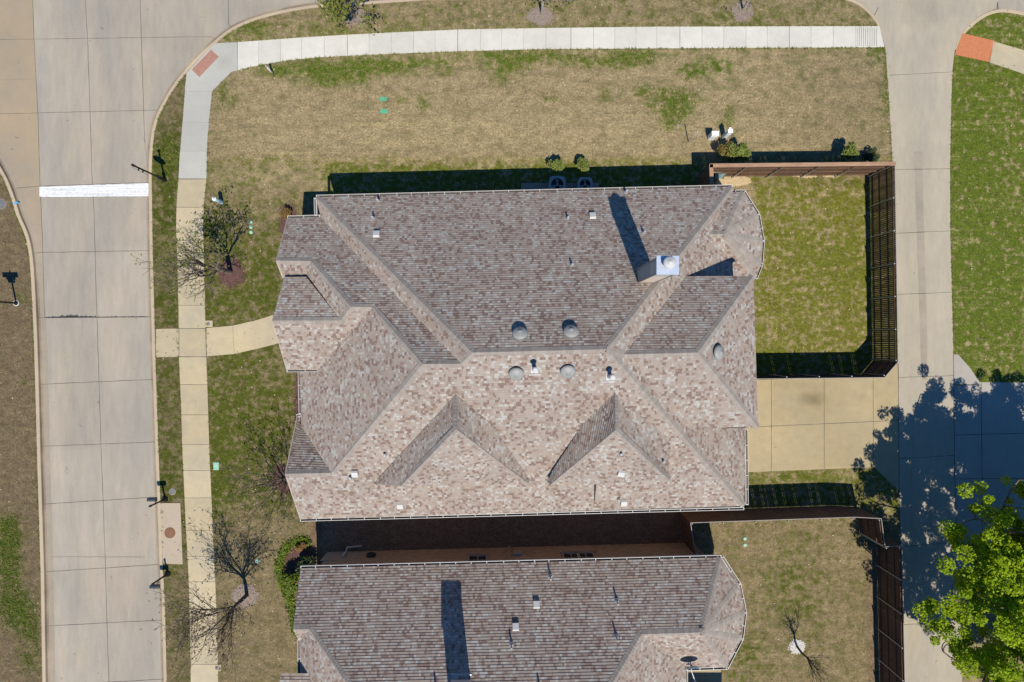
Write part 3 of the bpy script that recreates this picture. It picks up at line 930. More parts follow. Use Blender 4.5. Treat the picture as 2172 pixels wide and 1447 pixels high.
def disc(name, px, py, r, z, mat, label, cat, h=.02, group=None, sub=None):
    root = empty(name, P(px, py) + Vector((0, 0, z)))
    m1 = MB(); c = P(px, py) + Vector((0, 0, z))
    m1.lathe(c, (0, 0, 1), [(r, 0), (r, h), (r * .88, h + .004), (r * .86, h - .002), (r * .5, h), (r * .1, h + .001)], 22, smooth=False)
    m1.build("lid", mat, root)
    m2 = MB()
    m2.lathe(c, (0, 0, 1), [(r * 1.18, -.02), (r * 1.18, h * .6), (r * 1.02, h * .7)], 22, smooth=False)
    m2.build("rim", sub or mat, root)
    return tag(root, label, cat, group)


disc("manhole_cover", 361, 1130, .26, .03, M['rust'], "rusty round manhole cover set in the pale concrete inlet apron", "manhole")
disc("manhole_cover", 366, 1043, .16, 0, M['iron'], "small grey round cover in the verge grass beside the curbside mailbox", "manhole", sub=M['gutter_pan'])
disc("manhole_cover", 3, 433, .25, 0, M['iron'], "dark round iron cover in the dry grass by the blue paint mark", "manhole", sub=M['mulch_grey'])


def meter_box(px, py, w, d, label):
    c = P(px, py)
    root = empty("meter_box", c)
    m1 = MB(); m1.box(c + Vector((0, 0, .02)), (w, d, .05)); m1.build("concrete_collar", M['walk_tan'], root)
    m2 = MB(); m2.lathe(c + Vector((-.05, 0, .045)), (0, 0, 1), [(.10, 0), (.10, .008), (.04, .01)], 16, smooth=False); m2.build("lid", M['iron'], root)
    tag(root, label, "meter box")
meter_box(444, 687, .40, .36, "concrete water meter box with dark lid at the corner of the front path")
meter_box(463, 1416, .36, .36, "small concrete meter box with brown lid at the sidewalk edge near the bare street tree")


def valve_lid(px, py, w, d, mat, label, group=None):
    c = P(px, py)
    root = empty("valve_box", c)
    m1 = MB(); m1.box(c + Vector((0, 0, .015)), (w, d, .05)); m1.build("box_rim", mat, root)
    m2 = MB(); m2.box(c + Vector((0, 0, .045)), (w * .78, d * .7, .02)); m2.box(c + Vector((w * .28, 0, .06)), (.03, d * .5, .015)); m2.box(c + Vector((-w * .28, 0, .06)), (.03, d * .5, .015)); m2.build("lid", mat, root)
    return tag(root, label, "valve box", group)
valve_lid(813, 210.5, .40, .22, M['green_lid'], "upper of two green valve boxes in the dry side lawn", "green valve boxes in the side lawn")
valve_lid(815, 236.5, .42, .24, M['green_lid'], "lower of two green valve boxes in the dry side lawn", "green valve boxes in the side lawn")
valve_lid(459, 989, .30, .42, M['mint'], "pale green valve box flush in the front lawn beside the sidewalk")
valve_lid(547, 1190, .26, .18, M['mint'], "pale green valve box in the front lawn beyond the bare street tree shadow")


def round_lid(px, py, label, group):
    c = P(px, py)
    root = MB(); root.lathe(c, (0, 0, 1), [(.10, -.01), (.10, .03), (.085, .045), (.03, .05)], 16)
    return tag(root.build("irrigation_valve", M['mint']), label, "valve cap", group)
for k, (y, w) in enumerate(((471.5, "northernmost"), (482, "middle"), (493, "southernmost"))):
    round_lid(532.5, y, w + " of three round mint valve caps in a row on the front lawn", "mint valve caps on the front lawn")
for y, w in ((1142.5, "upper"), (1156, "lower")):
    round_lid(1580, y, w + " of two round mint valve caps in the neighbouring back yard", "mint valve caps in the neighbouring yard")

# ------------------------------------------------------------------ roofs
SH = .135


class Roof:
    """vertices named with photo pixel + height; heights of free ones settle so every face is flat"""
    def __init__(self): self.v = {}; self.free = set(); self.faces = {}; self.planes = {}

    def vert(self, n, px, py, z, free=True):
        self.v[n] = [px, py, z]
        if free: self.free.add(n)

    def wvert(self, n, x, y, z): self.v[n] = [CX + x * F / (H - z), CY - y * F / (H - z), z]

    def co(self, n): return P(*self.v[n])

    def fit(self, names):
        A = np.array([self.co(n)[:] for n in names])
        c = A.mean(0)
        B = np.c_[A[:, 0] - c[0], A[:, 1] - c[1]]
        s, *_ = np.linalg.lstsq(B, A[:, 2] - c[2], rcond=None)
        return (s[0], s[1], c[2] - s[0] * c[0] - s[1] * c[1])

    @staticmethod
    def hit(pl, px, py):
        a, b, c = pl
        dx = (px - CX) / F; dy = (CY - py) / F
        g = a * dx + b * dy
        return (g * H + c) / (1 + g)

    def solve(self, it=500):
        for _ in range(it):
            pls = {k: self.fit(f) for k, f in self.faces.items() if len(f) > 3}
            acc = {}
            for k, pl in pls.items():
                for n in self.faces[k]:
                    if n in self.free: acc.setdefault(n, []).append(self.hit(pl, self.v[n][0], self.v[n][1]))
            for n, zs in acc.items(): self.v[n][2] += .6 * (sum(zs) / len(zs) - self.v[n][2])
        self.planes = {k: self.fit(f) for k, f in self.faces.items()}

    def on(self, face, px, py):
        return P(px, py, self.hit(self.planes[face], px, py))

    def normal(self, face):
        a, b, c = self.planes[face]
        return Vector((-a, -b, 1)).normalized()


def clip(poly, fn):
    out = []
    n = len(poly)
    for i in range(n):
        a, b = poly[i], poly[(i + 1) % n]
        fa, fb = fn(a), fn(b)
        if fa >= 0: out.append(a)
        if (fa >= 0) != (fb >= 0): out.append(a + (b - a) * (fa / (fa - fb)))
    return out


def tri_poly(pts):
    from mathutils.geometry import tessellate_polygon
    return tessellate_polygon([pts])


def shingle_face(mb, pts, nrm=None, lift=0.0, thick=.023):
    """lays a face in real overlapping courses, each with a raised butt edge"""
    pts = [Vector(p) for p in pts]
    if nrm is None:
        nrm = Vector((0, 0, 0))
        for i in range(len(pts)):
            a, b = pts[i], pts[(i + 1) % len(pts)]
            nrm += a.cross(b)
        nrm.normalize()
        if nrm.z < 0: nrm = -nrm
    up = Vector((0, 0, 1)) - nrm * nrm.z
    up.normalize()
    side = up.cross(nrm).normalized()
    o = pts[0]
    vmin = min((p - o).dot(up) for p in pts); vmax = max((p - o).dot(up) for p in pts)
    ju = R.uniform(0, 50)
    # concave faces are cut into triangles' strips via tessellation first
    tris = tri_poly(pts)
    convex = all(((pts[(i + 1) % len(pts)] - pts[i]).cross(pts[(i + 2) % len(pts)] - pts[(i + 1) % len(pts)])).dot(nrm) * ((pts[1] - pts[0]).cross(pts[2] - pts[1])).dot(nrm) >= -1e-6 for i in range(len(pts)))
    pieces = [pts] if convex else [[pts[i] for i in tr] for tr in tris]
    k0 = math.floor(0); nrow = math.ceil((vmax - vmin) / SH)
    for pc in pieces:
        for r in range(nrow):
            a = vmin + r * SH; b = a + SH
            q = clip(pc, lambda p: (p - o).dot(up) - a)
            if len(q) < 3: continue
            q = clip(q, lambda p: b - (p - o).dot(up))
            if len(q) < 3: continue
            out = []; uv = []
            for p in q:
                vv = (p - o).dot(up) - a
                f = 1 - vv / SH
                out.append(p + nrm * (lift + .002 + thick * f))
                uv.append(((p - o).dot(side) + ju, r * SH + min(max(vv, .002), SH - .002)))
            if (out[1] - out[0]).cross(out[2] - out[0]).dot(nrm) < 0: out = out[::-1]; uv = uv[::-1]
            mb.poly(out, uv)
            # butt edge
            low = [p for p in q if abs((p - o).dot(up) - a) < 1e-5]
            if len(low) >= 2:
                low.sort(key=lambda p: (p - o).dot(side))
                l, h = low[0], low[-1]
                if (h - l).length > 1e-4:
                    mb.poly([l + nrm * (lift - .002), h + nrm * (lift - .002), h + nrm * (lift + .002 + thick), l + nrm * (lift + .002 + thick)],
                            [((l - o).dot(side) + ju, a - vmin + .127)] * 4)
    return nrm


def cap_strip(mb, a, b, za, zb, w=.165, lift=.03):
    """a->b ridge line; za / zb give the roof height left / right of it"""
    a, b = Vector(a), Vector(b)
    if b.z < a.z: a, b = b, a
    f1, f2 = za, zb
    za = zb = lambda p: min(f1(p), f2(p))
    d = b - a; L = d.length; t = d.normalized()
    s = Vector((t.y, -t.x, 0)).normalized()
    n = max(1, int(L / .15))
    base = R.randint(0, 9999)
    for i in range(n):
        p, q = a + d * (i / n), a + d * ((i + 1) / n) + t * .01
        up0, up1 = lift + .014, lift
        L0 = p + s * w; L1 = q + s * w; R0 = p - s * w; R1 = q - s * w
        L0.z = za(L0) + .024 + .012; L1.z = za(L1) + .022
        R0.z = zb(R0) + .024 + .012; R1.z = zb(R1) + .022
        cp, cq = p + Vector((0, 0, up0)), q + Vector((0, 0, up1))
        u = base + i + .5
        mb.poly([L0, cp, cq, L1][::-1], [(u, 0)] * 4); mb.poly([cp, R0, R1, cq][::-1], [(u, 0)] * 4)
        dn = Vector((0, 0, .05))
        mb.poly([L0, L0 - dn, cp - dn, cp], [(u, 0)] * 4); mb.poly([cp, cp - dn, R0 - dn, R0], [(u, 0)] * 4)
        mb.poly([L0, L1, L1 - dn, L0 - dn], [(u, 0)] * 4); mb.poly([R1, R0, R0 - dn, R1 - dn], [(u, 0)] * 4)


def plane_z(pl): return lambda p: pl[0] * p.x + pl[1] * p.y + pl[2]


def auto_caps(roof, mb, edges):
    for e in edges:
        na, nb = e[0], e[1]
        a, b = roof.co(na), roof.co(nb)
        fs = e[2:] if len(e) > 2 else [k for k, f in roof.faces.items() if na in f and nb in f]
        s = Vector(((b - a).y, -(b - a).x, 0)).normalized()
        mid = (a + b) / 2
        best = {}
        if len(fs) < 2: fs = list(fs) * 2
        # face centroid decides the side
        cs = sorted(fs[:2], key=lambda k: -((sum((roof.co(n) for n in roof.faces[k]), Vector()) / len(roof.faces[k]) - mid).dot(s)))
        pa, pb = plane_z(roof.planes[cs[0]]), plane_z(roof.planes[cs[1]])
        if b.z < a.z:      # cap_strip flips the line, which flips its sides too
            cap_strip(mb, b, a, pb, pa)
        else:
            cap_strip(mb, a, b, pa, pb)


def gutter(parent, line, out, mats, w=.125, depth=.10):
    """line: world points along the eave; out(point)-> outward horizontal dir is the left/right normal"""
    mb = MB()
    pts = [Vector(p) for p in line]
    n = len(pts)
    nr = []
    for i in range(n):
        ds = []
        if i > 0: ds.append((pts[i] - pts[i - 1]).normalized())
        if i < n - 1: ds.append((pts[i + 1] - pts[i]).normalized())
        v = sum((Vector((d.y, -d.x, 0)) * out for d in ds), Vector()).normalized()
        if len(ds) == 2:
            c = max(.5, v.dot(Vector((ds[0].y, -ds[0].x, 0)) * out)); v = v / c
        nr.append(v)
    prof = [(-.015, .0), (.012, .0), (.014, -depth), (w - .03, -depth), (w - .022, 0.004), (w, .004), (w + .004, -depth - .012), (-.01, -depth - .012)]
    mis = [0, 1, 1, 1, 0, 0, 0]
    for i in range(n - 1):
        for j in range(len(prof) - 1):
            q = []
            for (p, v) in ((pts[i], nr[i]), (pts[i + 1], nr[i + 1])):
                for o, z in (prof[j], prof[j + 1]):
                    q.append(p + v * o + Vector((0, 0, z)))
            mb.poly([q[0], q[2], q[3], q[1]], mi=mis[j])
        d = pts[i + 1] - pts[i]; L = d.length; dn = d.normalized(); v = Vector((dn.y, -dn.x, 0)) * out
        rot = Matrix((dn, v, Vector((0, 0, 1)))).transposed()
        k = max(1, round(L / .79)) if L > .5 else 0
        for a in range(k + 1) if k else []:
            f = min(max(a / k + R.uniform(-.06, .06) / max(k, 1), .012 / L), 1 - .012 / L)
            mb.box(pts[i] + d * f + v * (w / 2) + Vector((0, 0, .004)), (.026, w, .012), rot)
    for e, s in ((0, 1), (-1, -1)):
        dn = (pts[1] - pts[0]).normalized() if e == 0 else (pts[-1] - pts[-2]).normalized()
        v = Vector((dn.y, -dn.x, 0)) * out
        rot = Matrix((dn, v, Vector((0, 0, 1)))).transposed()
        mb.box(pts[e] + v * (w / 2) + Vector((0, 0, -depth / 2 + .002)), (.016, w, depth), rot)
    return mb.build("gutter", mats, parent)


def wall_strip(mb, pts, z0, z1, closed=True, mi=0):
    n = len(pts); acc = 0
    for i in range(n if closed else n - 1):
        a, b = pts[i], pts[(i + 1) % n]
        L = math.dist(a[:2], b[:2])
        mb.poly([(a[0], a[1], z0), (b[0], b[1], z0), (b[0], b[1], z1), (a[0], a[1], z1)], [(acc, z0), (acc + L, z0), (acc + L, z1), (acc, z1)], mi)
        acc += L


def inset(poly, d):
    n = len(poly); out = []
    area = sum(poly[i][0] * poly[(i + 1) % n][1] - poly[(i + 1) % n][0] * poly[i][1] for i in range(n))
    sg = 1 if area > 0 else -1
    for i in range(n):
        p0, p1, p2 = Vector(poly[i - 1][:2]), Vector(poly[i][:2]), Vector(poly[(i + 1) % n][:2])
        d1 = (p1 - p0).normalized(); d2 = (p2 - p1).normalized()
        n1 = Vector((-d1.y, d1.x)) * sg; n2 = Vector((-d2.y, d2.x)) * sg
        m = (n1 + n2)
        if m.length < 1e-6: m = n1
        m.normalize()
        out.append(p1 + m * (d / max(.35, m.dot(n1))))
    return [(p.x, p.y) for p in out]


# ------------------------------------------------------------------ roof fittings
def pipe_vent(parent, p, nrm, h=.42, r=.045):
    mb = MB()
    t = Vector((0, 0, 1))
    up = (t - nrm * nrm.z).normalized(); side = up.cross(nrm)
    rot = Matrix((side, up, nrm)).transposed()
    mb.box(p + nrm * .028, (.20, .22, .008), rot)
    mb.lathe(p + nrm * .02, t, [(.10, -.05), (.085, .06), (r + .012, .15), (r + .01, .2)], 12)
    mb.lathe(p, t, [(r, .1), (r, h), (r * .7, h), (r * .7, h - .05)], 12)
    return mb.build("pipe_vent", M['lead'], parent)


def box_vent(parent, p, nrm, s=(.32, .30, .16), mat=None):
    mb = MB()
    t = Vector((0, 0, 1)); up = (t - nrm * nrm.z).normalized(); side = up.cross(nrm)
    rot = Matrix((side, up, nrm)).transposed()
    w, d, h = s
    # hooded box: sloped top, open low side
    def q(x, y, z): return p + side * x + up * y + nrm * z
    A = [q(-w / 2, -d / 2, .03), q(w / 2, -d / 2, .03), q(w / 2, d / 2, .03), q(-w / 2, d / 2, .03)]
    B = [q(-w / 2 * .94, -d / 2 - .02, h), q(w / 2 * .94, -d / 2 - .02, h), q(w / 2 * .9, d / 2 * .8, h * .9), q(-w / 2 * .9, d / 2 * .8, h * .9)]
    mb.poly(B)
    for i in range(4): mb.poly([A[i], A[(i + 1) % 4], B[(i + 1) % 4], B[i]])
    return mb.build("box_vent", mat or M['vent_white'], parent)


def dome_vent(parent, p, nrm):
    mb = MB()
    t = Vector((0, 0, 1)); up = (t - nrm * nrm.z).normalized(); side = up.cross(nrm)
    rot = Matrix((side, up, nrm)).transposed()
    mb.box(p + nrm * .028, (.62, .58, .01), rot)
    ax = nrm
    mb.lathe(p, ax, [(.22, 0), (.22, .16)], 24)
    r = .325
    prof = [(r * .9, .13), (r, .14), (r * 1.0, .17)] + [(r * math.cos(a), .17 + .15 * math.sin(a)) for a in [i * math.pi / 16 for i in range(1, 7)]]
    prof += [(.09, .325), (.085, .332), (.03, .335), (.026, .35), (.008, .352)]
    mb.lathe(p, ax, prof, 28)
    return mb.build("dome_vent", M['vent'], parent)


def flue_vent(parent, p, nrm, extra=False):
    mb = MB(); t = Vector((0, 0, 1)); up = (t - nrm * nrm.z).normalized(); side = up.cross(nrm)
    rot = Matrix((side, up, nrm)).transposed()
    mb.box(p + nrm * .024 - up * .04, (.30, .34, .008), rot)
    mb.box(p + nrm * .034 - up * .28, (.5, .05, .02), rot)
    mb.lathe(p, t, [(.13, -.1), (.12, .12), (.085, .22), (.085, .82), (.13, .84), (.13, .95), (.06, .99)], 16)
    return mb.build("flue_pipe", M['vent_white'], parent)


# ------------------------------------------------------------------ the main house
r = Roof(); E = 4.1
for n, px, py, z, fr in [
    ('a', 671, 419, E, 0), ('b', 1553, 397, E, 0), ('c', 1002, 748, 10.7, 1), ('d', 1287, 741, 10.7, 1), ('v1', 681, 461, E, 0), ('k', 978, 772, 10.3, 1), ('l', 897, 772, 10.0, 1),
    ('f', 610, 463, E, 0), ('m', 790, 652, 7.7, 1), ('n', 745, 651, 7.7, 1), ('o', 660, 554, 6.0, 1), ('p', 586, 553, 6.0, 1), ('q', 722, 680, 7.2, 1), ('r', 648, 590, 5.45, 1), ('s', 600, 590, 5.45, 1),
    ('u', 578, 680, 7.2, 1), ('w', 608, 784, 5.1, 0), ('dv', 690, 785, 5.1, 1), ('x', 703, 1003, 5.9, 1), ('y', 640, 905, E, 0), ('e1', 637, 786, E, 0), ('F0', 605, 1005, 5.9, 1), ('F1', 630, 884, E, 0),
    ('g1', 1578, 1073, E, 0), ('sw', 637, 1101, E, 0), ('mv', 1318, 755, 9.9, 1), ('rj', 1323, 752, 9.9, 1), ('lv', 1454, 907, 6.9, 1), ('me', 1581, 908, E, 0),
    ('bn', 1505, 497, 5.6, 1), ('ba', 1537, 497, 5.6, 1), ('jv', 1455, 587, 6.8, 1), ('jr', 1480, 748, 9.8, 1), ('jc', 1597, 586, 6.8, 0), ('lc', 1607, 906, 6.8, 0),
    ('b1', 1577, 408, E, 0), ('b2', 1607, 456, E, 0), ('b3', 1617, 512, E, 0), ('b4', 1613, 562, E, 0), ('b5', 1602, 590, E, 0), ('b0', 1556, 408, E, 0)]:
    r.vert(n, px, py, z, bool(fr))
r.faces = dict(N=['a', 'b', 'd', 'c'], Ws=['a', 'c', 'k', 'v1'], A=['f', 'v1', 'k', 'l', 'm', 'n', 'o', 'p'], B=['o', 'n', 'q', 'r'], Bs=['p', 'o', 'r', 's'],
               D=['u', 'q', 'n', 'm', 'dv', 'w'], Ep=['m', 'l', 'x', 'y', 'e1'], Fp=['F0', 'F1', 'y', 'x'], G=['F0', 'x', 'l', 'k', 'c', 'd', 'g1', 'sw'],
               I=['d', 'b', 'bn', 'jv', 'rj'], Mp=['d', 'rj', 'lv', 'me', 'g1'], J=['rj', 'jr', 'jc', 'jv'], K=['jr', 'jc', 'lc'], L=['rj', 'jr', 'lc', 'lv'],
               Y0=['bn', 'ba', 'b1', 'b0'], Y1=['ba', 'b1', 'b2'], Y2=['ba', 'b2', 'b3'], Y3=['ba', 'b3', 'b4'], Y4=['ba', 'b4', 'b5'])
r.solve(600)
print("ROOF", {k: round(v[2], 2) for k, v in r.v.items()})
print("SLOPES", {k: tuple(round(c, 2) for c in v) for k, v in r.planes.items()})

house = tag(empty("house", (0, -.5, 0)), "large brick house with a brown mixed shingle hip roof filling the middle of the block", "house")
mb = MB()
def rface(names, plane=None, lift=0.0):
    shingle_face(mb, [r.co(n) if isinstance(n, str) else n for n in names], r.normal(plane) if plane else None, lift)
for k in ('N', 'Ws', 'A', 'B', 'Bs', 'Ep', 'Fp', 'Mp', 'J', 'K', 'L', 'Y1', 'Y2', 'Y3', 'Y4'):
    rface(r.faces[k], k)
rface(['u', 'q', 'n', 'm', 'dv', 'w'], 'D', .004)
rface(r.faces['G'], 'G')
# porch plane C falls north from ridge u-q, its eave hanging just above Bs
uq, qq = r.co('u'), r.co('q')
sC = (r.co('u').z - (r.hit(r.planes['Bs'], 620, 588) + .30)) / (r.co('u').y - P(0, 588, 5.6).y) * -1
c1 = P(603, 588.5, r.hit(r.planes['Bs'], 620, 588) + .30); c2 = P(650, 588, r.hit(r.planes['Bs'], 640, 588) + .30)
c3 = r.co('r') + Vector((.15, -.3, .2))
shingle_face(mb, [uq, qq, c2, c1], None, .006)
# south plane of the bay, running on under the wing eave
pS = (0, 0, 0)
bn, ba, b5 = r.co('bn'), r.co('ba'), r.co('b5')
sl = (ba.z - E) / (ba.y - b5.y)
ps = lambda x, y: Vector((x, y, ba.z - sl * (ba.y - y)))
r.planes['Ps'] = (0.0, sl, ba.z - sl * ba.y)
y_end = b5.y - .1
iA, iB, iC = r.planes['I']
y_end = r.co('jv').y - .25
ve_z = ps(0, y_end).z
ve = Vector(((ve_z - iC - iB * y_end) / iA, y_end, ve_z))
shingle_face(mb, [bn, ba, b5, ps(b5.x - .2, y_end), ve], Vector((0, -sl, 1)).normalized(), -.004)
iz = lambda x, y: Vector((x, y, iA * x + iB * y + iC))
jv_ = r.co('jv')
shingle_face(mb, [r.co('d'), r.co('b'), bn, ve, iz(jv_.x, y_end), iz(jv_.x, jv_.y), r.co('rj')], r.normal('I'))
b0_, yA = r.co('b0'), r.planes['Y0']
y0 = lambda x, y: Vector((x, y, yA[0] * x + yA[1] * y + yA[2]))
shingle_face(mb, [bn, ba, r.co('b1'), b0_, y0(b0_.x - .22, b0_.y), y0(bn.x - .4, bn.y)], r.normal('Y0'))
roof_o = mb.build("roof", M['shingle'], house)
mb = MB()
auto_caps(r, mb, [('a', 'c'), ('c', 'd'), ('d', 'b'), ('k', 'c'), ('l', 'k'), ('m', 'l'), ('n', 'm'), ('o', 'n'), ('p', 'o'), ('q', 'n'), ('l', 'x'), ('F0', 'x'), ('d', 'g1'), ('d', 'rj'),
                  ('rj', 'jr'), ('jr', 'jc'), ('jr', 'lc'), ('ba', 'b1'), ('ba', 'b2'), ('ba', 'b3'), ('ba', 'b4')])
cap_strip(mb, uq, qq, plane_z((0, (uq.z - c1.z) / (uq.y - c1.y), uq.z - (uq.z - c1.z) / (uq.y - c1.y) * uq.y)), plane_z(r.planes['D']))
cap_strip(mb, bn, ba, plane_z(r.planes['Ps']), plane_z(r.planes['Y0']))
cap_strip(mb, b5, ba, plane_z(r.planes['Y4']), plane_z(r.planes['Ps']))


# hipped dormers riding on the south slope
def dormer(R0, R1, zr, west, east, HL, HR, sw, se, ty=.36):
    r0 = P(R0[0], R0[1], zr); Rx, y0 = r0.x, r0.y
    def hitz(px, py, sx, k):
        dx, dy = (px - CX) / F, (CY - py) / F
        a = sx * dx - ty * dy
        return P(px, py, (zr + k + ty * y0 + a * H) / (1 + a))
    on_w = lambda px, py: hitz(px, py, sw, -sw * Rx)
    on_e = lambda px, py: hitz(px, py, -se, se * Rx)
    ridge = hitz(R1[0], R1[1], 0, 0)
    g = plane_z(r.planes['G'])
    m2 = MB()
    wp = [on_w(*p) for p in west]; ep = [on_e(*p) for p in east]
    hl, hr = on_w(*HL), on_e(*HR)
    for q in wp + ep + [hl, hr]: q.z = max(q.z, g(q) + .006)
    shingle_face(m2, [r0, ridge, hl] + wp, None, .01)
    shingle_face(m2, [r0] + ep + [hr, ridge], None, .01)
    shingle_face(m2, [ridge, hl, hr], None, .02)
    o = m2.build("dormer", M['shingle'], house)
    m3 = MB()
    chain = [r0] + wp[::-1] + [hl, hr] + ep[::-1] + [r0]
    for i in range(len(chain) - 1):
        a, b = chain[i].copy(), chain[i + 1].copy()
        a2, b2 = a.copy(), b.copy(); a2.z = g(a) - .1; b2.z = g(b) - .1
        L = (b - a).length
        m3.poly([a2, b2, b, a], [(0, 0), (L, 0), (L, .5), (0, .5)])
    m3.build("dormer_wall", M['siding'], o)
    m4 = MB()
    pw = plane_z((sw, -ty, zr - sw * Rx + ty * y0)); pe = plane_z((-se, -ty, zr + se * Rx + ty * y0))
    nS = (hr - ridge).cross(hl - ridge).normalized()
    nS = nS if nS.z > 0 else -nS
    psd = plane_z((-nS.x / nS.z, -nS.y / nS.z, ridge.z + (nS.x * ridge.x + nS.y * ridge.y) / nS.z))
    def up(f): return lambda p: f(p) + .02
    cap_strip(m4, r0 + Vector((0, 0, .02)), ridge + Vector((0, 0, .02)), up(pw), up(pe))
    cap_strip(m4, hl + Vector((0, 0, .02)), ridge + Vector((0, 0, .02)), up(psd), up(pw))
    cap_strip(m4, hr + Vector((0, 0, .02)), ridge + Vector((0, 0, .02)), up(pe), up(psd))
    m4.build("ridge_cap", M['cap'], o)
    sp_ = (-nS.x / nS.z, -nS.y / nS.z, ridge.z + (nS.x * ridge.x + nS.y * ridge.y) / nS.z)
    return sp_, nS, (-se, -ty, zr + se * Rx + ty * y0)

zL = r.hit(r.planes['G'], 967, 838); zR = r.hit(r.planes['G'], 1304, 834)
DL = dormer((967, 838), (968, 910), zL, [(795, 1024), (843, 961)][:1], [(1042, 896), (1117, 1010)], (850, 1031), (1120, 1025), 1.25, 1.5)
DR = dormer((1304, 834), (1305, 912), zR, [(1165, 1020), (1172, 1000), (1236, 896)], [(1417, 932), (1417, 1008)], (1167, 1028), (1419, 1018), 1.6, 1.1)
mb.build("ridge_cap", M['cap'], roof_o)

GM = [M['white'], M['gutter_in']]
c = r.co
gutter(house, [c('a'), c('b')], -1, GM)
gutter(house, [c('a') + Vector((.0, -.02, 0)), P(672, 457, E)], 1, GM)
gutter(house, [c('f'), P(679, 461, E)], -1, GM)
gutter(house, [c('b0') + Vector((.1, 0, 0)), c('b1'), c('b2'), c('b3'), c('b4'), c('b5')], -1, GM)
gutter(house, [c('sw'), c('g1') + Vector((0, -.08, 0))], 1, GM)
gutter(house, [P(1581, 911, E), c('g1') + Vector((.1, .05, 0))], -1, GM)
gutter(house, [c('e1'), P(640, 908, E)], 1, GM)
gutter(house, [c('w'), P(686, 783.5, 5.1)], 1, GM)
gutter(house, [c('F1') + Vector((-.02, 0, 0)), P(638, 884, E)], -1, GM)

# walls, soffits, fascias
west_x = [c('sw'), P(637, 786, E)]
outl = [c('a'), c('b'), c('b1'), c('b2'), c('b3'), c('b4'), c('b5'), Vector((11.55, 2.4, E)), Vector((11.62, P(0, 908, E).y, E)), c('g1'), c('sw'), c('e1'), Vector((c('w').x, c('w').y, E)), c('f'), Vector((c('v1').x + .25, c('v1').y, E))]
ox = [(p.x, p.y) for p in outl]
ins = inset(ox, .38)
wm = MB(); wall_strip(wm, ins, -.05, E - .16)
# gable ends
def gable(pts, dx=.30):
    q = [Vector((p.x + dx, p.y, p.z - .05)) for p in pts]
    wm.poly(q, [(p.y, p.z) for p in q])
gable([Vector((c('sw').x, c('sw').y + .3, E - .2)), c('F0'), Vector((c('F1').x, c('F1').y - .3, E - .2))])
gable([Vector((c('w').x, c('w').y + .2, E - .2)), c('w'), c('u'), Vector((c('u').x, c1.y, c1.z)), Vector((c('u').x, c1.y, E - .2))])
gable([Vector((c('f').x, c('f').y - .3, E - .2)), c('p'), Vector((c('p').x, c('s').y, c('s').z)), Vector((c('p').x, c('s').y, E - .2))])
# wing
wo = [c('jv') + Vector((-.4, 0, 0)), c('jc'), c('lc'), c('lv') + Vector((-.4, 0, 0))]
wing = inset([(p.x, p.y) for p in wo], .36)
wall_strip(wm, wing, 0, 6.62)
walls = wm.build("wall", M['brick'], house)
sm = MB()
sm.poly([(p[0], p[1], E - .17) for p in ox][::-1])
sm.poly([(p.x, p.y, 6.62) for p in wo][::-1])
wall_strip(sm, ox, E - .17, E - .015)
wall_strip(sm, [(p.x, p.y) for p in wo], 6.62, 6.785)
for A_, B_ in (('F0', 'sw'), ('F0', 'F1'), ('u', 'w'), ('p', 'f'), ('p', 's')):
    a, b = c(A_), c(B_); dn = Vector((0, 0, .19)); ot = Vector((-.022, 0, 0))
    sm.poly([a + ot - dn, b + ot - dn, b + ot + Vector((0, 0, .012)), a + ot + Vector((0, 0, .012))])
    sm.poly([a + ot + Vector((0, 0, .012)), b + ot + Vector((0, 0, .012)), b + Vector((.04, 0, .024)), a + Vector((.04, 0, .024))])
a, b = c('u'), c1
sm.poly([a + Vector((-.02, 0, -.19)), b + Vector((-.02, 0, -.19)), b + Vector((-.02, 0, .01)), a + Vector((-.02, 0, .01))])
sm.poly([c1 + Vector((0, 0, -.17)), c2 + Vector((0, 0, -.17)), c2, c1])
sm.build("soffit", M['fascia'], house)


def window(parent, x, y, z, w, h, face, grid=True):
    """face: outward unit dir"""
    f = Vector(face); s = Vector((-f.y, f.x, 0)); rot = Matrix((s, f, Vector((0, 0, 1)))).transposed()
    c0 = Vector((x, y, z))
    m1 = MB()
    for dx in (-w / 2, w / 2): m1.box(c0 + s * dx + f * .02, (.07, .09, h + .07), rot)
    for dz in (-h / 2, h / 2): m1.box(c0 + f * .023 + Vector((0, 0, dz)), (w - .07, .08, .07), rot)
    m1.box(c0 + f * .018, (.045, .06, h - .07), rot)
    m1.box(c0 + f * .016, (w - .07, .05, .035), rot)
    m1.box(c0 + f * .05 + Vector((0, 0, -h / 2 - .075)), (w + .2, .12, .075), rot)
    o = m1.build("window", M['trim'], parent)
    m2 = MB(); m2.box(c0 + f * .006, (w - .07, .03, h - .07), rot); m2.build("pane", M['darkglass'], o)

ny = ins[0][1]
for x, w in ((-7.5, 1.5), (-3.4, 1.1), (8.3, 1.6)):
    yy = ins[0][1] + (ins[1][1] - ins[0][1]) * (x - ins[0][0]) / (ins[1][0] - ins[0][0])
    window(house, x, yy, 1.9, w, 1.6, (0, 1, 0))
sy = lambda x: ins[10][1] + (ins[9][1] - ins[10][1]) * (x - ins[10][0]) / (ins[9][0] - ins[10][0])
for x, w in ((-8.0, 1.4), (-2.0, 1.2), (0.6, 1.2), (6.4, 1.6)):
    window(house, x, sy(x), 1.9, w, 1.6, (0, -1, 0))
wx = min(p[0] for p in ins)
window(house, ins[11][0] - 0.0, -7.0, 1.8, 1.8, 1.8, (-1, 0, 0)); window(house, ins[11][0], -3.4, 1.8, 1.5, 1.8, (-1, 0, 0))
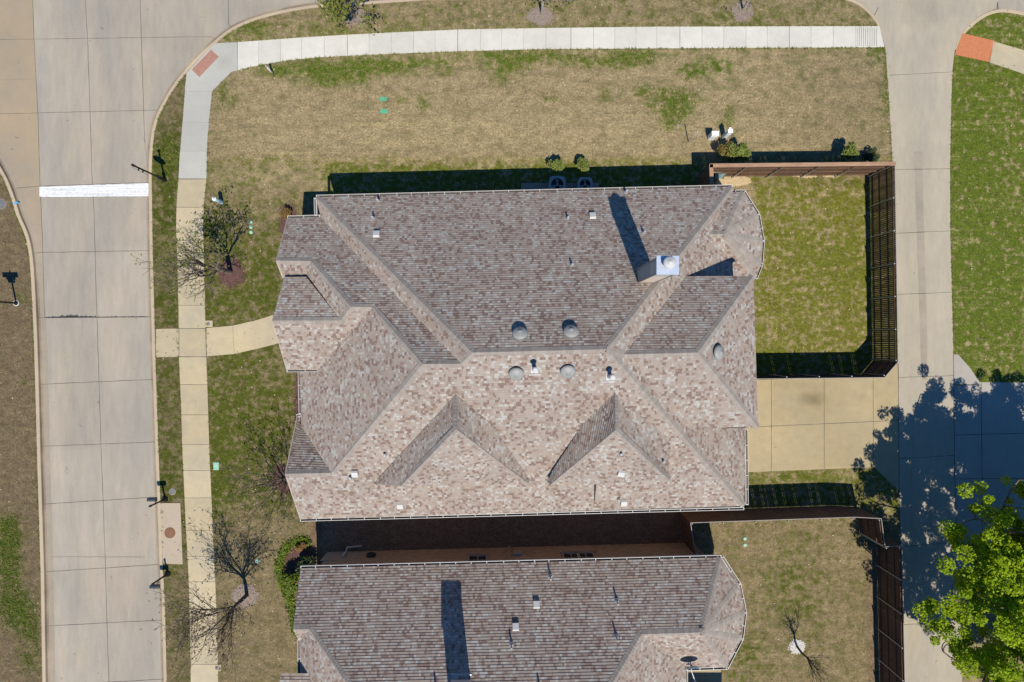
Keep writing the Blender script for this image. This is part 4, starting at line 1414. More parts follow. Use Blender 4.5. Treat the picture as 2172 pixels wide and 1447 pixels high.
# garage door on the east wing and the front door
gx = ins[8][0] + (ins[9][0] - ins[8][0]) * .4
m1 = MB()
for k in range(4): m1.box((gx + .05, -4.7, .34 + k * .6), (.07, 4.9, .585))
m1.build("garage_door", M['white'], house)
m1 = MB(); m1.box((gx + .045, -4.7, 2.53), (.09, 5.2, .12))
for yy in (-7.22, -2.18): m1.box((gx + .045, yy, 1.24), (.09, .14, 2.44))
m1.build("garage_frame", M['trim'], house)
dy_ = .55
dx_ = ins[12][0] + (ins[13][0] - ins[12][0]) * (dy_ - ins[12][1]) / (ins[13][1] - ins[12][1])
m1 = MB(); m1.box((dx_ - .03, dy_, 1.15), (.08, 1.05, 2.25)); dd = m1.build("door", M['wood_lit'], house)
m1 = MB(); m1.lathe((dx_ - .07, dy_ + .4, 1.05), (-1, 0, 0), [(.03, 0), (.035, .05), (.01, .07)], 10); m1.build("handle", M['lead'], dd)
# three low brick ledges on the south wall
for x0 in (970, 1005.5, 1045.5):
    p = P(x0, 1098, 1.2)
    m1 = MB(); m1.box((p.x, sy(p.x) - .20, .55), (.72, .42, 1.1)); m1.build("brick_ledge", plain("pale_brick", (0.33, 0.17, 0.10), .9, 0, .2), house)

# chimney
zb = 8.1
base = r.on('N', 1362.5, 600.5); zb = base.z
zt = H - (H - zb) / 1.124 + .75
tl, br = P(1393, 543, zt), P(1440, 582.5, zt)
ch = MB()
x0, x1, y0, y1 = tl.x + .06, br.x - .06, br.y + .06, tl.y - .06
wall_strip(ch, [(x0, y0), (x1, y0), (x1, y1), (x0, y1)], zb - 1.6, zt - .28)
for i in range(4):          # corner boards
    pass
chim = ch.build("chimney", M['siding'], house)
cb = MB()
for (xx, yy) in ((x0, y0), (x1, y0), (x1, y1), (x0, y1)): cb.box((xx, yy, (zb - 1.6 + zt - .3) / 2), (.06, .06, zt - zb + 1.3))
wall_strip(cb, [(x0 - .03, y0 - .03), (x1 + .03, y0 - .03), (x1 + .03, y1 + .03), (x0 - .03, y1 + .03)], zt - .30, zt - .08)
cb.poly([(x0 - .03, y0 - .03, zt - .30), (x0 - .03, y1 + .03, zt - .30), (x1 + .03, y1 + .03, zt - .30), (x1 + .03, y0 - .03, zt - .30)])
for i in range(14):
    zz = zb - 1.2 + i * .28
    if zz < zt - .35:
        cb.box(((x0 + x1) / 2, y0 - .006, zz), (x1 - x0 - .07, .014, .02)); cb.box((x0 - .006, (y0 + y1) / 2, zz), (.014, y1 - y0 - .07, .02))
cb.build("trim_board", M['trim'], chim)
cp = MB(); cxm, cym = (x0 + x1) / 2, (y0 + y1) / 2
cp.box((cxm, cym, zt - .04), (x1 - x0 + .13, y1 - y0 + .13, .08))
cp.build("chimney_cap", M['zinc'], chim)
fl = MB()
fp = P(1421, 557, zt + .35)
fl.lathe((fp.x, fp.y, zt), (0, 0, 1), [(.15, 0), (.15, .26)], 20)
fl.lathe((fp.x, fp.y, zt), (0, 0, 1), [(.235, .24), (.24, .26), (.235, .38), (.18, .40), (.17, .42), (.07, .44), (.06, .47), (.02, .48)], 24)
fl.build("flue", M['vent_white'], chim)

# fittings on the roof
def put(fn, face, px, py, **kw): return fn(house, r.on(face, px, py), r.normal(face), **kw)
for px, py in ((803, 427), (792, 463), (1204, 464), (1213, 563), (1365, 494), (1327, 408)): put(pipe_vent, 'N', px, py)
for px, py in ((799, 500), (1257, 461)): put(box_vent, 'N', px, py)
for px, py in ((753, 1002), (849, 1070), (1323, 1064)): put(box_vent, 'G', px, py)
for px, py in ((744, 1013),): put(pipe_vent, 'G', px, py, h=.25)
put(pipe_vent, 'G', 817, 964, h=.25)
gz = lambda px, py, dz: P(px, py, r.hit(r.planes['G'], px, py) + dz)
nG = r.normal('G')
dS = lambda px, py: P(px, py, r.hit(DR[0], px, py) + .02)
box_vent(house, dS(1318, 1001), DR[1])
pipe_vent(house, dS(1317, 962), DR[1], h=.3)
pipe_vent(house, P(1405, 978, r.hit(DR[2], 1405, 978) + .02), Vector((.6, .2, .77)).normalized(), h=.35)
box_vent(house, gz(1312, 1056, .02), nG, s=(.12, .12, .2), mat=M['acgrey'])
for px, py in ((1103, 712), (1211, 708)): put(dome_vent, 'N', px, py)
for px, py in ((1095, 788), (1204, 783)): put(dome_vent, 'G', px, py)
put(dome_vent, 'K', 1518, 748)
put(flue_vent, 'G', 1134, 783); put(flue_vent, 'G', 1293, 798)
m1 = MB(); a, b = gz(1262.5, 1029, .03), gz(1260.5, 1068, .035)  # thin dark wedge laid on the south slope
m1.poly([a + Vector((-.05, 0, 0)), b + Vector((-.01, 0, 0)), b + Vector((.012, 0, 0)), a + Vector((.055, 0, 0))][::1], mi=0)
m1.poly([a + Vector((-.05, 0, 0)), a + Vector((.055, 0, 0)), a + Vector((.0, .05, .0))])
m1.build("dark_wedge", M['tar'], house)

# ------------------------------------------------------------------ the neighbouring house to the south
r2 = Roof()
for n, px, py, z, fr in [('na', 638, 1206, E, 0), ('nb', 1528, 1183, E, 0), ('p', 622, 1335, 5.9, 1), ('o', 656, 1334, 5.9, 1), ('e', 1360, 1345, 6.3, 1), ('ap', 1488, 1341, 6.3, 1),
                         ('c2', 1567, 1240, E, 0), ('c3', 1579, 1300, E, 0), ('c4', 1572, 1355, E, 0), ('c5', 1541, 1415, E, 0), ('pv', 1455, 1413, E, 0), ('h1', 735, 1447, 7.6, 1), ('h2', 1300, 1447, 7.6, 1)]:
    r2.vert(n, px, py, z, bool(fr))
r2.faces = dict(N=['na', 'nb', 'ap', 'e', 'h2', 'h1', 'o', 'p'])
r2.solve(300)
pN = r2.planes['N']
def ext(A_, B_, zt_):
    a, b = r2.co(A_), r2.co(B_); k = (zt_ - a.z) / (b.z - a.z); return a + (b - a) * k
zr = 10.6
rW, rE = ext('o', 'h1', zr), ext('e', 'h2', zr)
rE.z = rW.z = zr
house2 = tag(empty("house", (0, -17, 0)), "neighbouring brick house whose shingle roof is cut by the bottom edge of the photo", "house")
mb = MB()
g2 = r2.co
shingle_face(mb, [g2('na'), g2('nb'), g2('ap'), g2('e'), rE, rW, g2('o'), g2('p')], r2.normal('N'))
for f in (['nb', 'c2', 'ap'], ['c2', 'c3', 'ap'], ['c3', 'c4', 'ap'], ['c4', 'c5', 'ap']):
    shingle_face(mb, [g2(n) for n in f])
    r2.faces[''.join(f)] = f
r2.faces['S'] = ['ap', 'e', 'pv', 'c5']
r2.planes = {k: r2.fit(f) for k, f in r2.faces.items()}; r2.planes['N'] = pN
shingle_face(mb, [g2('ap'), g2('e'), g2('pv'), g2('c5')], r2.normal('S'))
seE = Vector((g2('pv').x, -27.6, E)); 
qg = P(637, 1357, 5.2); swW = Vector((qg.x, -27.4, 5.0))
shingle_face(mb, [g2('e'), rE, seE, g2('pv')])
shingle_face(mb, [g2('o'), rW, swW, qg])
shingle_face(mb, [rW, rE, seE, swW])
# little south return of the west gable
s2 = P(634, 1358, 5.2)
shingle_face(mb, [g2('p'), g2('o'), qg, s2], None, .006)
# porch gable further south, eave set to cast shade on the west slope
pr0, pr1 = Vector((-10.95, -18.5, 7.3)), Vector((-7.4, -18.5, 7.3))
shingle_face(mb, [pr0, pr1, Vector((-9.0, -15.75, 5.75)), Vector((-10.95, -15.75, 5.75))])
shingle_face(mb, [pr0, pr1, Vector((-9.0, -21.3, 5.2)), Vector((-10.95, -21.3, 5.2))])
# unseen two-storey wing off the frame, placed to shade the patio
wa, wb, wc, wd = Vector((5.0, -21.95, 6.8)), Vector((12.4, -21.95, 6.8)), Vector((12.4, -29.0, 6.8)), Vector((5.0, -29.0, 6.8))
wr0, wr1 = Vector((4.0, -25.4, 9.7)), Vector((8.9, -25.4, 9.7))
shingle_face(mb, [wa, wb, wr1, wr0]); shingle_face(mb, [wb, wc, wr1]); shingle_face(mb, [wc, wd, wr0, wr1])
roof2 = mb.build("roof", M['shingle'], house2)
mb = MB()
def cap2(a, b, fa, fb): cap_strip(mb, a, b, fa, fb)
def plane3(a, b, cc):
    n = (b - a).cross(cc - a).normalized(); n = n if n.z > 0 else -n
    return plane_z((-n.x / n.z, -n.y / n.z, a.z + (n.x * a.x + n.y * a.y) / n.z))
fN = plane_z(pN); fE = plane3(g2('e'), rE, g2('pv')); fW = plane3(g2('o'), rW, qg); fS = plane_z(r2.planes['S']); fR = plane3(g2('p'), g2('o'), qg)
def side_cap(a, b, f1, f2, test):
    """test: a point on f1's side"""
    lo, hi = (a, b) if a.z <= b.z else (b, a)
    s = Vector(((hi - lo).y, -(hi - lo).x, 0))
    if (test - lo).dot(s) > 0: cap_strip(mb, lo, hi, f1, f2)
    else: cap_strip(mb, lo, hi, f2, f1)
cN = Vector((0, -12, 5))
side_cap(g2('p'), g2('o'), fN, fR, cN); side_cap(g2('o'), rW, fN, fW, cN); side_cap(g2('e'), rE, fN, fE, cN); side_cap(g2('e'), g2('ap'), fN, fS, cN)
side_cap(g2('nb'), g2('ap'), fN, plane3(g2('nb'), g2('c2'), g2('ap')), cN)
side_cap(rW, rE, fN, plane3(rW, rE, seE), cN)
side_cap(g2('c2'), g2('ap'), plane3(g2('nb'), g2('c2'), g2('ap')), plane3(g2('c3'), g2('c2'), g2('ap')), g2('nb'))
side_cap(g2('c3'), g2('ap'), plane3(g2('c2'), g2('c3'), g2('ap')), plane3(g2('c3'), g2('c4'), g2('ap')), g2('c2'))
side_cap(g2('c4'), g2('ap'), plane3(g2('c3'), g2('c4'), g2('ap')), plane3(g2('c4'), g2('c5'), g2('ap')), g2('c3'))
side_cap(g2('c5'), g2('ap'), plane3(g2('c4'), g2('c5'), g2('ap')), fS, g2('c4'))
mb.build("ridge_cap", M['cap'], roof2)
gutter(house2, [g2('na'), g2('nb') + Vector((.04, 0, 0))], -1, GM)
gutter(house2, [g2('nb') + Vector((.06, 0, 0)), g2('c2'), g2('c3'), g2('c4'), g2('c5'), P(1456, 1418, E)], -1, GM)
gutter(house2, [P(1453.5, 1421, E), Vector((g2('pv').x, -22, E))], -1, GM)
gutter(house2, [qg + Vector((0, .0, 0)), Vector((qg.x, -16.2, 5.2))], 1, GM)
ol2 = [g2('na'), g2('nb'), g2('c2'), g2('c3'), g2('c4'), g2('c5'), g2('pv') + Vector((.0, 0, 0)), seE, Vector((qg.x, -27.4, E))]
ox2 = [(p.x, p.y) for p in ol2]
wm = MB(); in2 = inset(ox2, .45); wall_strip(wm, in2, -.05, E - .16)
wing2 = inset([(p.x, p.y) for p in (wa, wb, wc, wd)], .36); wall_strip(wm, wing2, 0, 6.62)
q = [Vector((p.x + .3, p.y, p.z - .05)) for p in (Vector((g2('na').x, g2('na').y - .4, E - .2)), g2('p'), Vector((g2('p').x, s2.y, s2.z)), Vector((g2('p').x, s2.y, E - .2)))]
wm.poly(q, [(p.y, p.z) for p in q])
wall2 = wm.build("wall", M['brick'], house2)
sm = MB(); sm.poly([(p[0], p[1], E - .17) for p in ox2][::-1]); wall_strip(sm, ox2, E - .17, E - .015)
sm.poly([(p.x, p.y, 6.62) for p in (wa, wb, wc, wd)][::-1]); wall_strip(sm, [(p.x, p.y) for p in (wa, wb, wc, wd)], 6.62, 6.79)
a, b = g2('p'), g2('na'); ot = Vector((-.022, 0, 0)); dn = Vector((0, 0, .19))
sm.poly([a + ot - dn, b + ot - dn, b + ot + Vector((0, 0, .012)), a + ot + Vector((0, 0, .012))])
sm.build("soffit", M['fascia'], house2)
yN = lambda x: in2[0][1] + (in2[1][1] - in2[0][1]) * (x - in2[0][0]) / (in2[1][0] - in2[0][0])
for px, w in ((1013, .95),):
    x = (px - CX) * (H - 2) / F
    window(house2, x, yN(x), 2.15, w, 1.3, (0, 1, 0))
for px in (1212, 1243): 
    x = (px - CX) * (H - 2) / F
    window(house2, x, yN(x), 2.15, .85, 1.3, (0, 1, 0))
for px in (1013, 1227):
    x = (px - CX) * (H - 1) / F; n = 13 if px == 1013 else 22; w = 1.0 if px == 1013 else 1.9
    m1 = MB()
    for k in range(n): m1.box((x - w / 2 + w * (k + .5) / n, yN(x) + .05, 1.26), (w / n * .72, .14, .16))
    m1.build("window_sill", M['brick'], house2)
x = (1080 - CX) * 36 / F
m1 = MB(); m1.box((x, yN(x) + .06, 1.95), (.09, .09, 3.9)); m1.build("downspout", M['trim'], house2)
x = (1098 - CX) * 36 / F
m1 = MB(); m1.box((x, yN(x) + .06, 1.3), (.45, .14, .7)); m1.build("meter_panel", M['acgrey'], house2)
# pale panel and fittings at the west end of the north wall
m1 = MB(); xa = (690 - CX) * 37.5 / F; xb = (757 - CX) * 37.5 / F
m1.box(((xa + xb) / 2, yN(xa) + .025, .85), (xb - xa, .04, 1.5)); m1.build("stone_panel", M['trim'], house2)
m1 = MB(); x = (730 - CX) * 37.2 / F; m1.box((x, yN(x) + .1, .9), (.10, .14, .7)); m1.tube([(x, yN(x) + .12, .5), (x, yN(x) + .3, .25), (x + .8, yN(x) + .35, .12)], .045, 8); m1.build("drain_pipe", M['vent_white'], house2)
m1 = MB(); x = (788 - CX) * 37.2 / F; m1.lathe((x, yN(x) + .02, 1.0), (0, 1, 0), [(.26, 0), (.26, .12), (.2, .16), (.05, .17)], 16); m1.build("hose_reel", M['black'], house2)
chm = MB(); P0 = P(979, 1433, 7.1)
x0, x1 = P0.x - .43, P0.x + .43; y1 = P0.y; y0 = y1 - .86; zt2 = 11.2
wall_strip(chm, [(x0, y0), (x1, y0), (x1, y1), (x0, y1)], 5.5, zt2)
ch2 = chm.build("chimney", M['siding'], house2)
cb = MB(); cb.box(((x0 + x1) / 2, (y0 + y1) / 2, zt2 + .04), (.98, .98, .08)); cb.build("chimney_cap", M['zinc'], ch2)
cb = MB(); cb.lathe(((x0 + x1) / 2, (y0 + y1) / 2, zt2 + .08), (0, 0, 1), [(.15, 0), (.15, .25), (.24, .26), (.23, .38), (.05, .45)], 20); cb.build("flue", M['vent_white'], ch2)
cb = MB(); cb.box(((x0 + x1) / 2, y1 + .09, 7.35), (.95, .2, .07)); cb.build("flashing", M['lead'], ch2)
def put2(fn, px, py, **kw): fn(house2, r2.on('N', px, py), r2.normal('N'), **kw)
for px, py in ((1167, 1222), (1308, 1274), (1307, 1350), (1085, 1366), (924, 1460), (1145, 1462)): put2(pipe_vent, px, py, h=.55)
for px, py in ((1138, 1285), (1094, 1332)): put2(box_vent, px, py)
# concrete patio in the re-entrant corner
pt = MB(); pt.box((10.0, -20.2, .0), (3.3, 4.0, .06)); tag(pt.build("patio", M['drive']), kind="structure")
# satellite dish on the gutter corner
dr = empty("satellite_dish", P(1465, 1430, 3.2))
dc = P(1468, 1416, 5.1)
m1 = MB(); ax = Vector((.12, -.92, .42)).normalized()
m1.lathe(dc - ax * .06, ax, [(.05, 0), (.24, .03), (.42, .09), (.425, .10), (.24, .045), (.05, .015)], 24); m1.build("dish", M['pale_blue'], dr)
m1 = MB(); m1.tube([dc + Vector((0, .05, -.05)), dc + Vector((0, .1, -.45)), dc + Vector((0, -.05, -1.0))], .03, 8); m1.build("mast", M['lead'], dr)
m1 = MB(); m1.tube([dc + Vector((0, 0, -.3)), dc + ax * .35 + Vector((0, 0, -.38)), dc + ax * .75 + Vector((.05, 0, -.2))], .022, 8)
m1.box(dc + ax * .78 + Vector((.05, 0, -.16)), (.22, .1, .1)); m1.build("feed_arm", M['cabinet'], dr)
tag(dr, "pale satellite dish mounted at the gutter corner above the neighbouring patio", "satellite dish")
tb = empty("patio_table", Vector((10.75, -19.55, .03)))
m1 = MB(); m1.lathe((10.75, -19.55, .70), (0, 0, 1), [(.42, 0), (.44, .03), (.36, .035), (.35, .02), (.2, .02)], 24); m1.build("table_top", M['pale_blue'], tb)
m1 = MB(); m1.lathe((10.75, -19.55, .03), (0, 0, 1), [(.25, 0), (.22, .04), (.05, .1), (.05, .7)], 16); m1.build("pedestal", M['black'], tb)
tag(tb, "round patio table in the shade beside the satellite dish", "table")

# ------------------------------------------------------------------ fences
def fence(name, runs, h, label, cap=()):
    """runs: list of (top px, top px) pairs chained; the inside is on the left of travel when side=+1"""
    root = empty(name, P(*runs[0][0], h) * 1.0)
    posts_done = []
    for ri, (A_, B_, side) in enumerate(runs):
        a = P(*A_, h); b = P(*B_, h); a.z = b.z = 0
        d = b - a; L = d.length; t = d.normalized(); inn = Vector((-t.y, t.x, 0)) * side
        nb = max(1, round(L / 1.83))
        for i in range(nb):
            s0, s1 = a + d * (i / nb), a + d * ((i + 1) / nb)
            mb = MB(); w = L / nb; n = max(2, round(w / .1))
            for k in range(n):
                pw = w / n
                cc = s0 + t * (pw * (k + .5)) + Vector((0, 0, (h + .04) / 2)) - inn * R.uniform(0, .004)
                rot = Matrix((t, inn, Vector((0, 0, 1)))).transposed()
                gap = .007 + R.choice([.004, .010, .016, .02]) if (ri == 2 and len(runs) == 5) else (.016 if R.random() < .13 else .001)
                mb.box(cc, (pw - gap, .017, h - .04 + R.uniform(-.012, .012)), rot)
            mb.build("panel", M['wood'], root)
        rot = Matrix((t, inn, Vector((0, 0, 1)))).transposed()
        for zz in (.3, 1.0, 1.75, h - .18):
            mb = MB(); mb.box((a + b) / 2 + inn * .031 + Vector((0, 0, zz)), (L - .06, .042, .09), rot); mb.build("rail", M['wood'], root)
        mb = MB(); mb.box((a + b) / 2 + Vector((0, 0, h + .012)), (L, .03, .022), rot); mb.build("top_edge", M['grey_wood'], root)
        if ri in cap:
            mb = MB(); mb.box((a + b) / 2 + inn * .02 + Vector((0, 0, h + .042)), (L + .1, .20, .036), rot)
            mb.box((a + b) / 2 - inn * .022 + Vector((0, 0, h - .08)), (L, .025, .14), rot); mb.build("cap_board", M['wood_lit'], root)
        for i in range(nb + 1):
            q = a + d * (i / nb) + inn * .085
            if i == 0: q += t * .08
            if i == nb: q -= t * .08
            if any((q - z).length < .2 for z in posts_done): continue
            posts_done.append(q.copy())
            mb = MB(); mb.lathe(q, (0, 0, 1), [(.032, 0), (.032, h - .03), (.036, h - .025), (.03, h + .005), (.008, h + .015)], 10); mb.build("post", M['steel'], root)
    return tag(root, label, "fence")


FH = 2.5
fence("wooden_fence", [((1509, 396), (1507, 351), -1), ((1507, 351), (1897, 347), -1), ((1898, 350), (1904.5, 768), -1), ((1904.5, 768), (1876, 801), -1), ((1876, 801), (1600, 804), -1)], FH,
      "tall brown wooden fence enclosing the lawn behind the main house", (0, 1))
fence("wooden_fence", [((1476, 1180), (1464.5, 1109), -1), ((1464.5, 1109), (1812, 1097), -1), ((1812, 1097), (1869, 1100), -1), ((1869, 1100), (1877, 1160), -1), ((1877, 1160), (1912, 1158), -1), ((1913, 1158), (1919, 1447), -1), ((1919, 1447), (1932, 1900), -1)], FH,
      "dark wooden fence around the neighbouring back yard with the small bare tree")

# leaning teal panel and dirt behind the fence corner
m1 = MB()
lp = empty("leaning_panel", P(1527, 376))
A0, A1 = P(1514, 380, .05), P(1533, 379, .05); B0, B1 = P(1522, 361, 1.2), P(1545, 360.5, 1.2)
A0.y -= .0
def slab(mb_, q, th=.04):
    n = (q[1] - q[0]).cross(q[3] - q[0]).normalized() * th
    lo = [p - n for p in q]
    mb_.poly(q); mb_.poly(lo[::-1])
    for i in range(4): mb_.poly([q[i], lo[i], lo[(i + 1) % 4], q[(i + 1) % 4]])
slab(m1, [A0, A1, B1, B0]); m1.build("glass_sheet", M['teal'], lp)
m1 = MB()
for a, b in ((A0, A1), (A1, B1), (B1, B0), (B0, A0)): m1.tube([a, b], .03, 6)
m1.build("frame", M['grey_wood'], lp)
tag(lp, "teal glazed panel leaning inside the corner of the tall fence", "panel")
bd = MB()
slab(bd, [P(1512, 366, 1.1), P(1583, 363, 1.1), P(1583, 361, 1.12), P(1512, 362, 1.12)], .03)
tag(bd.build("pale_board", M['grey_wood']), "long pale board along the inside of the fence above the teal panel", "board")


# ------------------------------------------------------------------ blobs of loose ground cover
def chips(name, px, py, rx, ry, mat, n, size, seed, dome=.05, label=None, inner=0):
    rs = random.Random(seed); mb = MB()
    c = P(px, py); ax, ay = rx * H / F, ry * H / F
    N = 30
    ring = [1 + .12 * rs.uniform(-1, 1) for _ in range(N)]
    pts = [c + Vector((ax * ring[i] * math.cos(2 * math.pi * i / N), ay * ring[i] * math.sin(2 * math.pi * i / N), .006)) for i in range(N)]
    mid = [c + (p - c) * .55 + Vector((0, 0, dome)) for p in pts]
    for i in range(N):
        j = (i + 1) % N
        mb.poly([pts[i], pts[j], mid[j], mid[i]], smooth=True); mb.poly([mid[i], mid[j], c + Vector((0, 0, dome * 1.2))], smooth=True)
    for k in range(n):
        a = rs.uniform(0, 2 * math.pi); rr = math.sqrt(rs.random()) * 1.1 + max(0, rs.gauss(0, .16))
        q = c + Vector((ax * rr * math.cos(a), ay * rr * math.sin(a), .012 + dome * max(0, 1.2 - rr)))
        s = size * rs.uniform(.5, 1.4)
        rot = Matrix.Rotation(rs.uniform(0, 6.28), 3, 'Z') @ Matrix.Rotation(rs.uniform(-.5, .5), 3, 'X')
        mb.box(q, (s, s * rs.uniform(.3, .7), s * .25), rot)
    return tag(mb.build(name, mat), label, None, None, "stuff")


chips("mulch", 491, 579, 25, 27, M['mulch_red'], 420, .09, 1)
chips("mulch", 520, 1263, 27, 24, M['mulch_grey'], 240, .08, 2, .02)
chips("mulch", 752, 34, 25, 18, M['mulch_grey'], 300, .09, 3, .02)
chips("mulch", 1147, 34, 27, 18, M['mulch_grey'], 260, .08, 4, .02)
chips("mulch", 1575, 24, 20, 20, M['mulch_grey'], 320, .09, 5, .03)
chips("stones", 1691, 1372, 14, 12, M['stones'], 520, .07, 6, .02)
chips("mulch", 612, 470, 18, 38, M['mulch_red'], 320, .09, 7)
chips("mulch", 606, 1015, 28, 28, M['mulch_red'], 500, .09, 8)
chips("mulch", 634, 845, 9, 56, M['mulch_red'], 260, .08, 9, .02)
chips("mulch", 633, 1185, 24, 34, M['mulch_red'], 300, .08, 10, .02)
chips("soil", 1556, 384, 36, 13, M['soil'], 60, .05, 11, .02)
chips("stones", 1710, 374, 22, 3, M['soil'], 18, .12, 12, .0)
chips("stones", 1762, 373.5, 16, 2.5, M['soil'], 12, .10, 13, .0)


# ------------------------------------------------------------------ trees
def leaf_quad(mb, c, s, rs, flat=.5, mi=0, asp=.62):
    n = Vector((rs.gauss(0, 1), rs.gauss(0, 1), abs(rs.gauss(0, 1)) + flat)).normalized()
    u = n.orthogonal().normalized()
    u = Quaternion(n, rs.uniform(0, 6.28)) @ u
    v = n.cross(u)
    c = Vector(c)
    mb.poly([c - u * s, c - v * s * asp, c + u * s, c + v * s * asp], [(0, 0)] * 4, mi)


def grow(rs, mb, twigs, p, d, L, rad, lvl, maxl, spread, upb, kids, tips, sides=(7, 5, 4, 3, 3)):
    n = 4 if lvl < 2 else 3
    pts = [p.copy()]; q = p.copy(); dd = d.copy()
    for i in range(n):
        dd = (dd + Vector((rs.gauss(0, .13), rs.gauss(0, .13), rs.gauss(0, .08) + upb))).normalized()
        q = q + dd * (L / n); pts.append(q.copy())
    rad = max(rad, .010); r1 = max(.007, rad * (.6 if lvl < maxl else .5))
    rads = [rad + (r1 - rad) * i / n for i in range(n + 1)]
    (mb if lvl < 2 else twigs).tube(pts, rads, sides[min(lvl, 4)], cap=lvl == 0)
    if lvl >= maxl:
        tips.append((q.copy(), dd.copy())); tips.append((pts[-2].copy(), dd.copy()))
        return
    k = kids[lvl]
    for i in range(k):
        f = rs.uniform(.35, 1.0) if i < k - 1 else 1.0
        j = min(int(f * n), n - 1); st = pts[j] + (pts[j + 1] - pts[j]) * (f * n - j)
        az = 2 * math.pi * (i / k) + rs.uniform(-.6, .6)
        e = dd.orthogonal().normalized(); e = Quaternion(dd, az) @ e
        nd = (dd * math.cos(spread[lvl]) + e * math.sin(spread[lvl]) * rs.uniform(.7, 1.25)).normalized()
        grow(rs, mb, twigs, st, nd, L * rs.uniform(.55, .8), r1 * rs.uniform(.6, .85) if lvl else rad * rs.uniform(.38, .5), lvl + 1, maxl, spread, upb, kids, tips, sides)


def bare_tree(name, px, py, seed, trunk_h, L, rad, label, cat="tree", bark='bark', leaf='leaf_bud', nleaf=3, lsize=.055, kids=(6, 4, 4, 3), maxl=3, spread=(.75, .7, .7, .7), lean=(0, 0), upb=.06, lspread=.14, group=None, nstem=1, leaf_bias=None):
    rs = random.Random(seed)
    base = P(px, py); root = empty(name, base)
    tm, tw = MB(), MB(); tips = []
    for s in range(nstem):
        d0 = Vector((lean[0], lean[1], 1)).normalized()
        if nstem > 1:
            a = 6.28 * s / nstem + rs.uniform(-.3, .3); d0 = Vector((math.cos(a) * .45, math.sin(a) * .45, 1)).normalized()
        top = base + d0 * trunk_h
        tm.tube([base + Vector((0, 0, -.1)), base + d0 * .08, base + d0 * trunk_h * .5 + Vector((rs.uniform(-.04, .04), rs.uniform(-.04, .04), 0)), top], [rad * 1.5, rad * 1.15, rad, rad * .85], 9)
        k = kids[0]
        for i in range(k):
            az = 6.283 * i / k + rs.uniform(-.4, .4); sp = spread[0] * rs.uniform(.45, 1.15)
            if i == 0: sp *= .3
            nd = (d0 * math.cos(sp) + Vector((math.cos(az), math.sin(az), 0)) * math.sin(sp)).normalized()
            st = base + d0 * trunk_h * rs.uniform(.8, 1.0)
            grow(rs, tm, tw, st, nd, L * rs.uniform(.8, 1.15), rad * rs.uniform(.4, .55), 1, maxl, spread, upb, kids, tips)
    tm.build("trunk", M[bark], root)
    lm = tw
    for (q, d) in tips:
        if leaf_bias and leaf_bias(q, base) < rs.random(): continue
        for _ in range(nleaf):
            leaf_quad(lm, q + Vector((rs.gauss(0, lspread), rs.gauss(0, lspread), rs.gauss(0, lspread))), lsize * rs.uniform(.6, 1.3), rs, .3, 1)
    lm.build("crown", [M[bark], M[leaf]], root)
    return tag(root, label, cat, group)


bare_tree("street_tree", 490, 578, 11, 2.1, 1.72, .13, "nearly bare young tree with yellow green buds in a round red mulch bed", nleaf=3, lsize=.06, bark='bark', kids=(8, 4, 4, 3, 3), maxl=4, spread=(.62, .42, .5, .55, .6), upb=.10,
          leaf_bias=lambda q, b: .18 + .95 * max(0, min(1, (q.y - b.y + .3) / 2.0)))
bare_tree("street_tree", 524, 1262, 23, 2.1, 1.95, .10, "bare dark street tree in a thin grey mulch bed leaning over the sidewalk", nleaf=1, lsize=.06, bark='bark_dark', leaf='leaf_brownbud', kids=(8, 5, 4, 3, 3), maxl=4, spread=(.68, .45, .5, .55, .6), upb=.09)
bare_tree("young_tree", 1690, 1371, 31, 1.5, 1.15, .055, "small bare sapling ringed with white stones in the neighbouring back yard", nleaf=0, bark='bark_dark', leaf='leaf_brownbud', kids=(7, 4, 3, 3), maxl=3, spread=(.55, .45, .5, .5), upb=.1)
bare_tree("bare_shrub", 607, 1018, 41, .9, 2.0, .05, "nearly leafless multi stemmed shrub beside the west gable", "shrub", bark='bark_dark', leaf='leaf_dark', nleaf=2, lsize=.05, lspread=.1, kids=(3, 4, 3, 3), nstem=5, spread=(.6, .5, .6, .6))
bare_tree("street_tree", 753, 37, 51, 1.5, 1.35, .07, "leafy yellow green young tree in the strip by the top street", leaf='leaf_bud', nleaf=9, lsize=.10, lspread=.2, kids=(8, 4, 3, 2), spread=(.85, .6, .6, .6))
bare_tree("street_tree", 1149, 30, 61, 1.6, 1.4, .07, "thin young tree at the middle of the top grass strip", leaf='leaf_bud', nleaf=2, lsize=.07, kids=(7, 4, 3, 2), bark='bark_pale')
bare_tree("street_tree", 1575, 22, 71, 1.9, 1.3, .055, "slim pale trunked young tree in the mulch circle at the right of the top strip", leaf='leaf_bud', nleaf=2, lsize=.07, kids=(6, 4, 3, 2), bark='bark_pale')


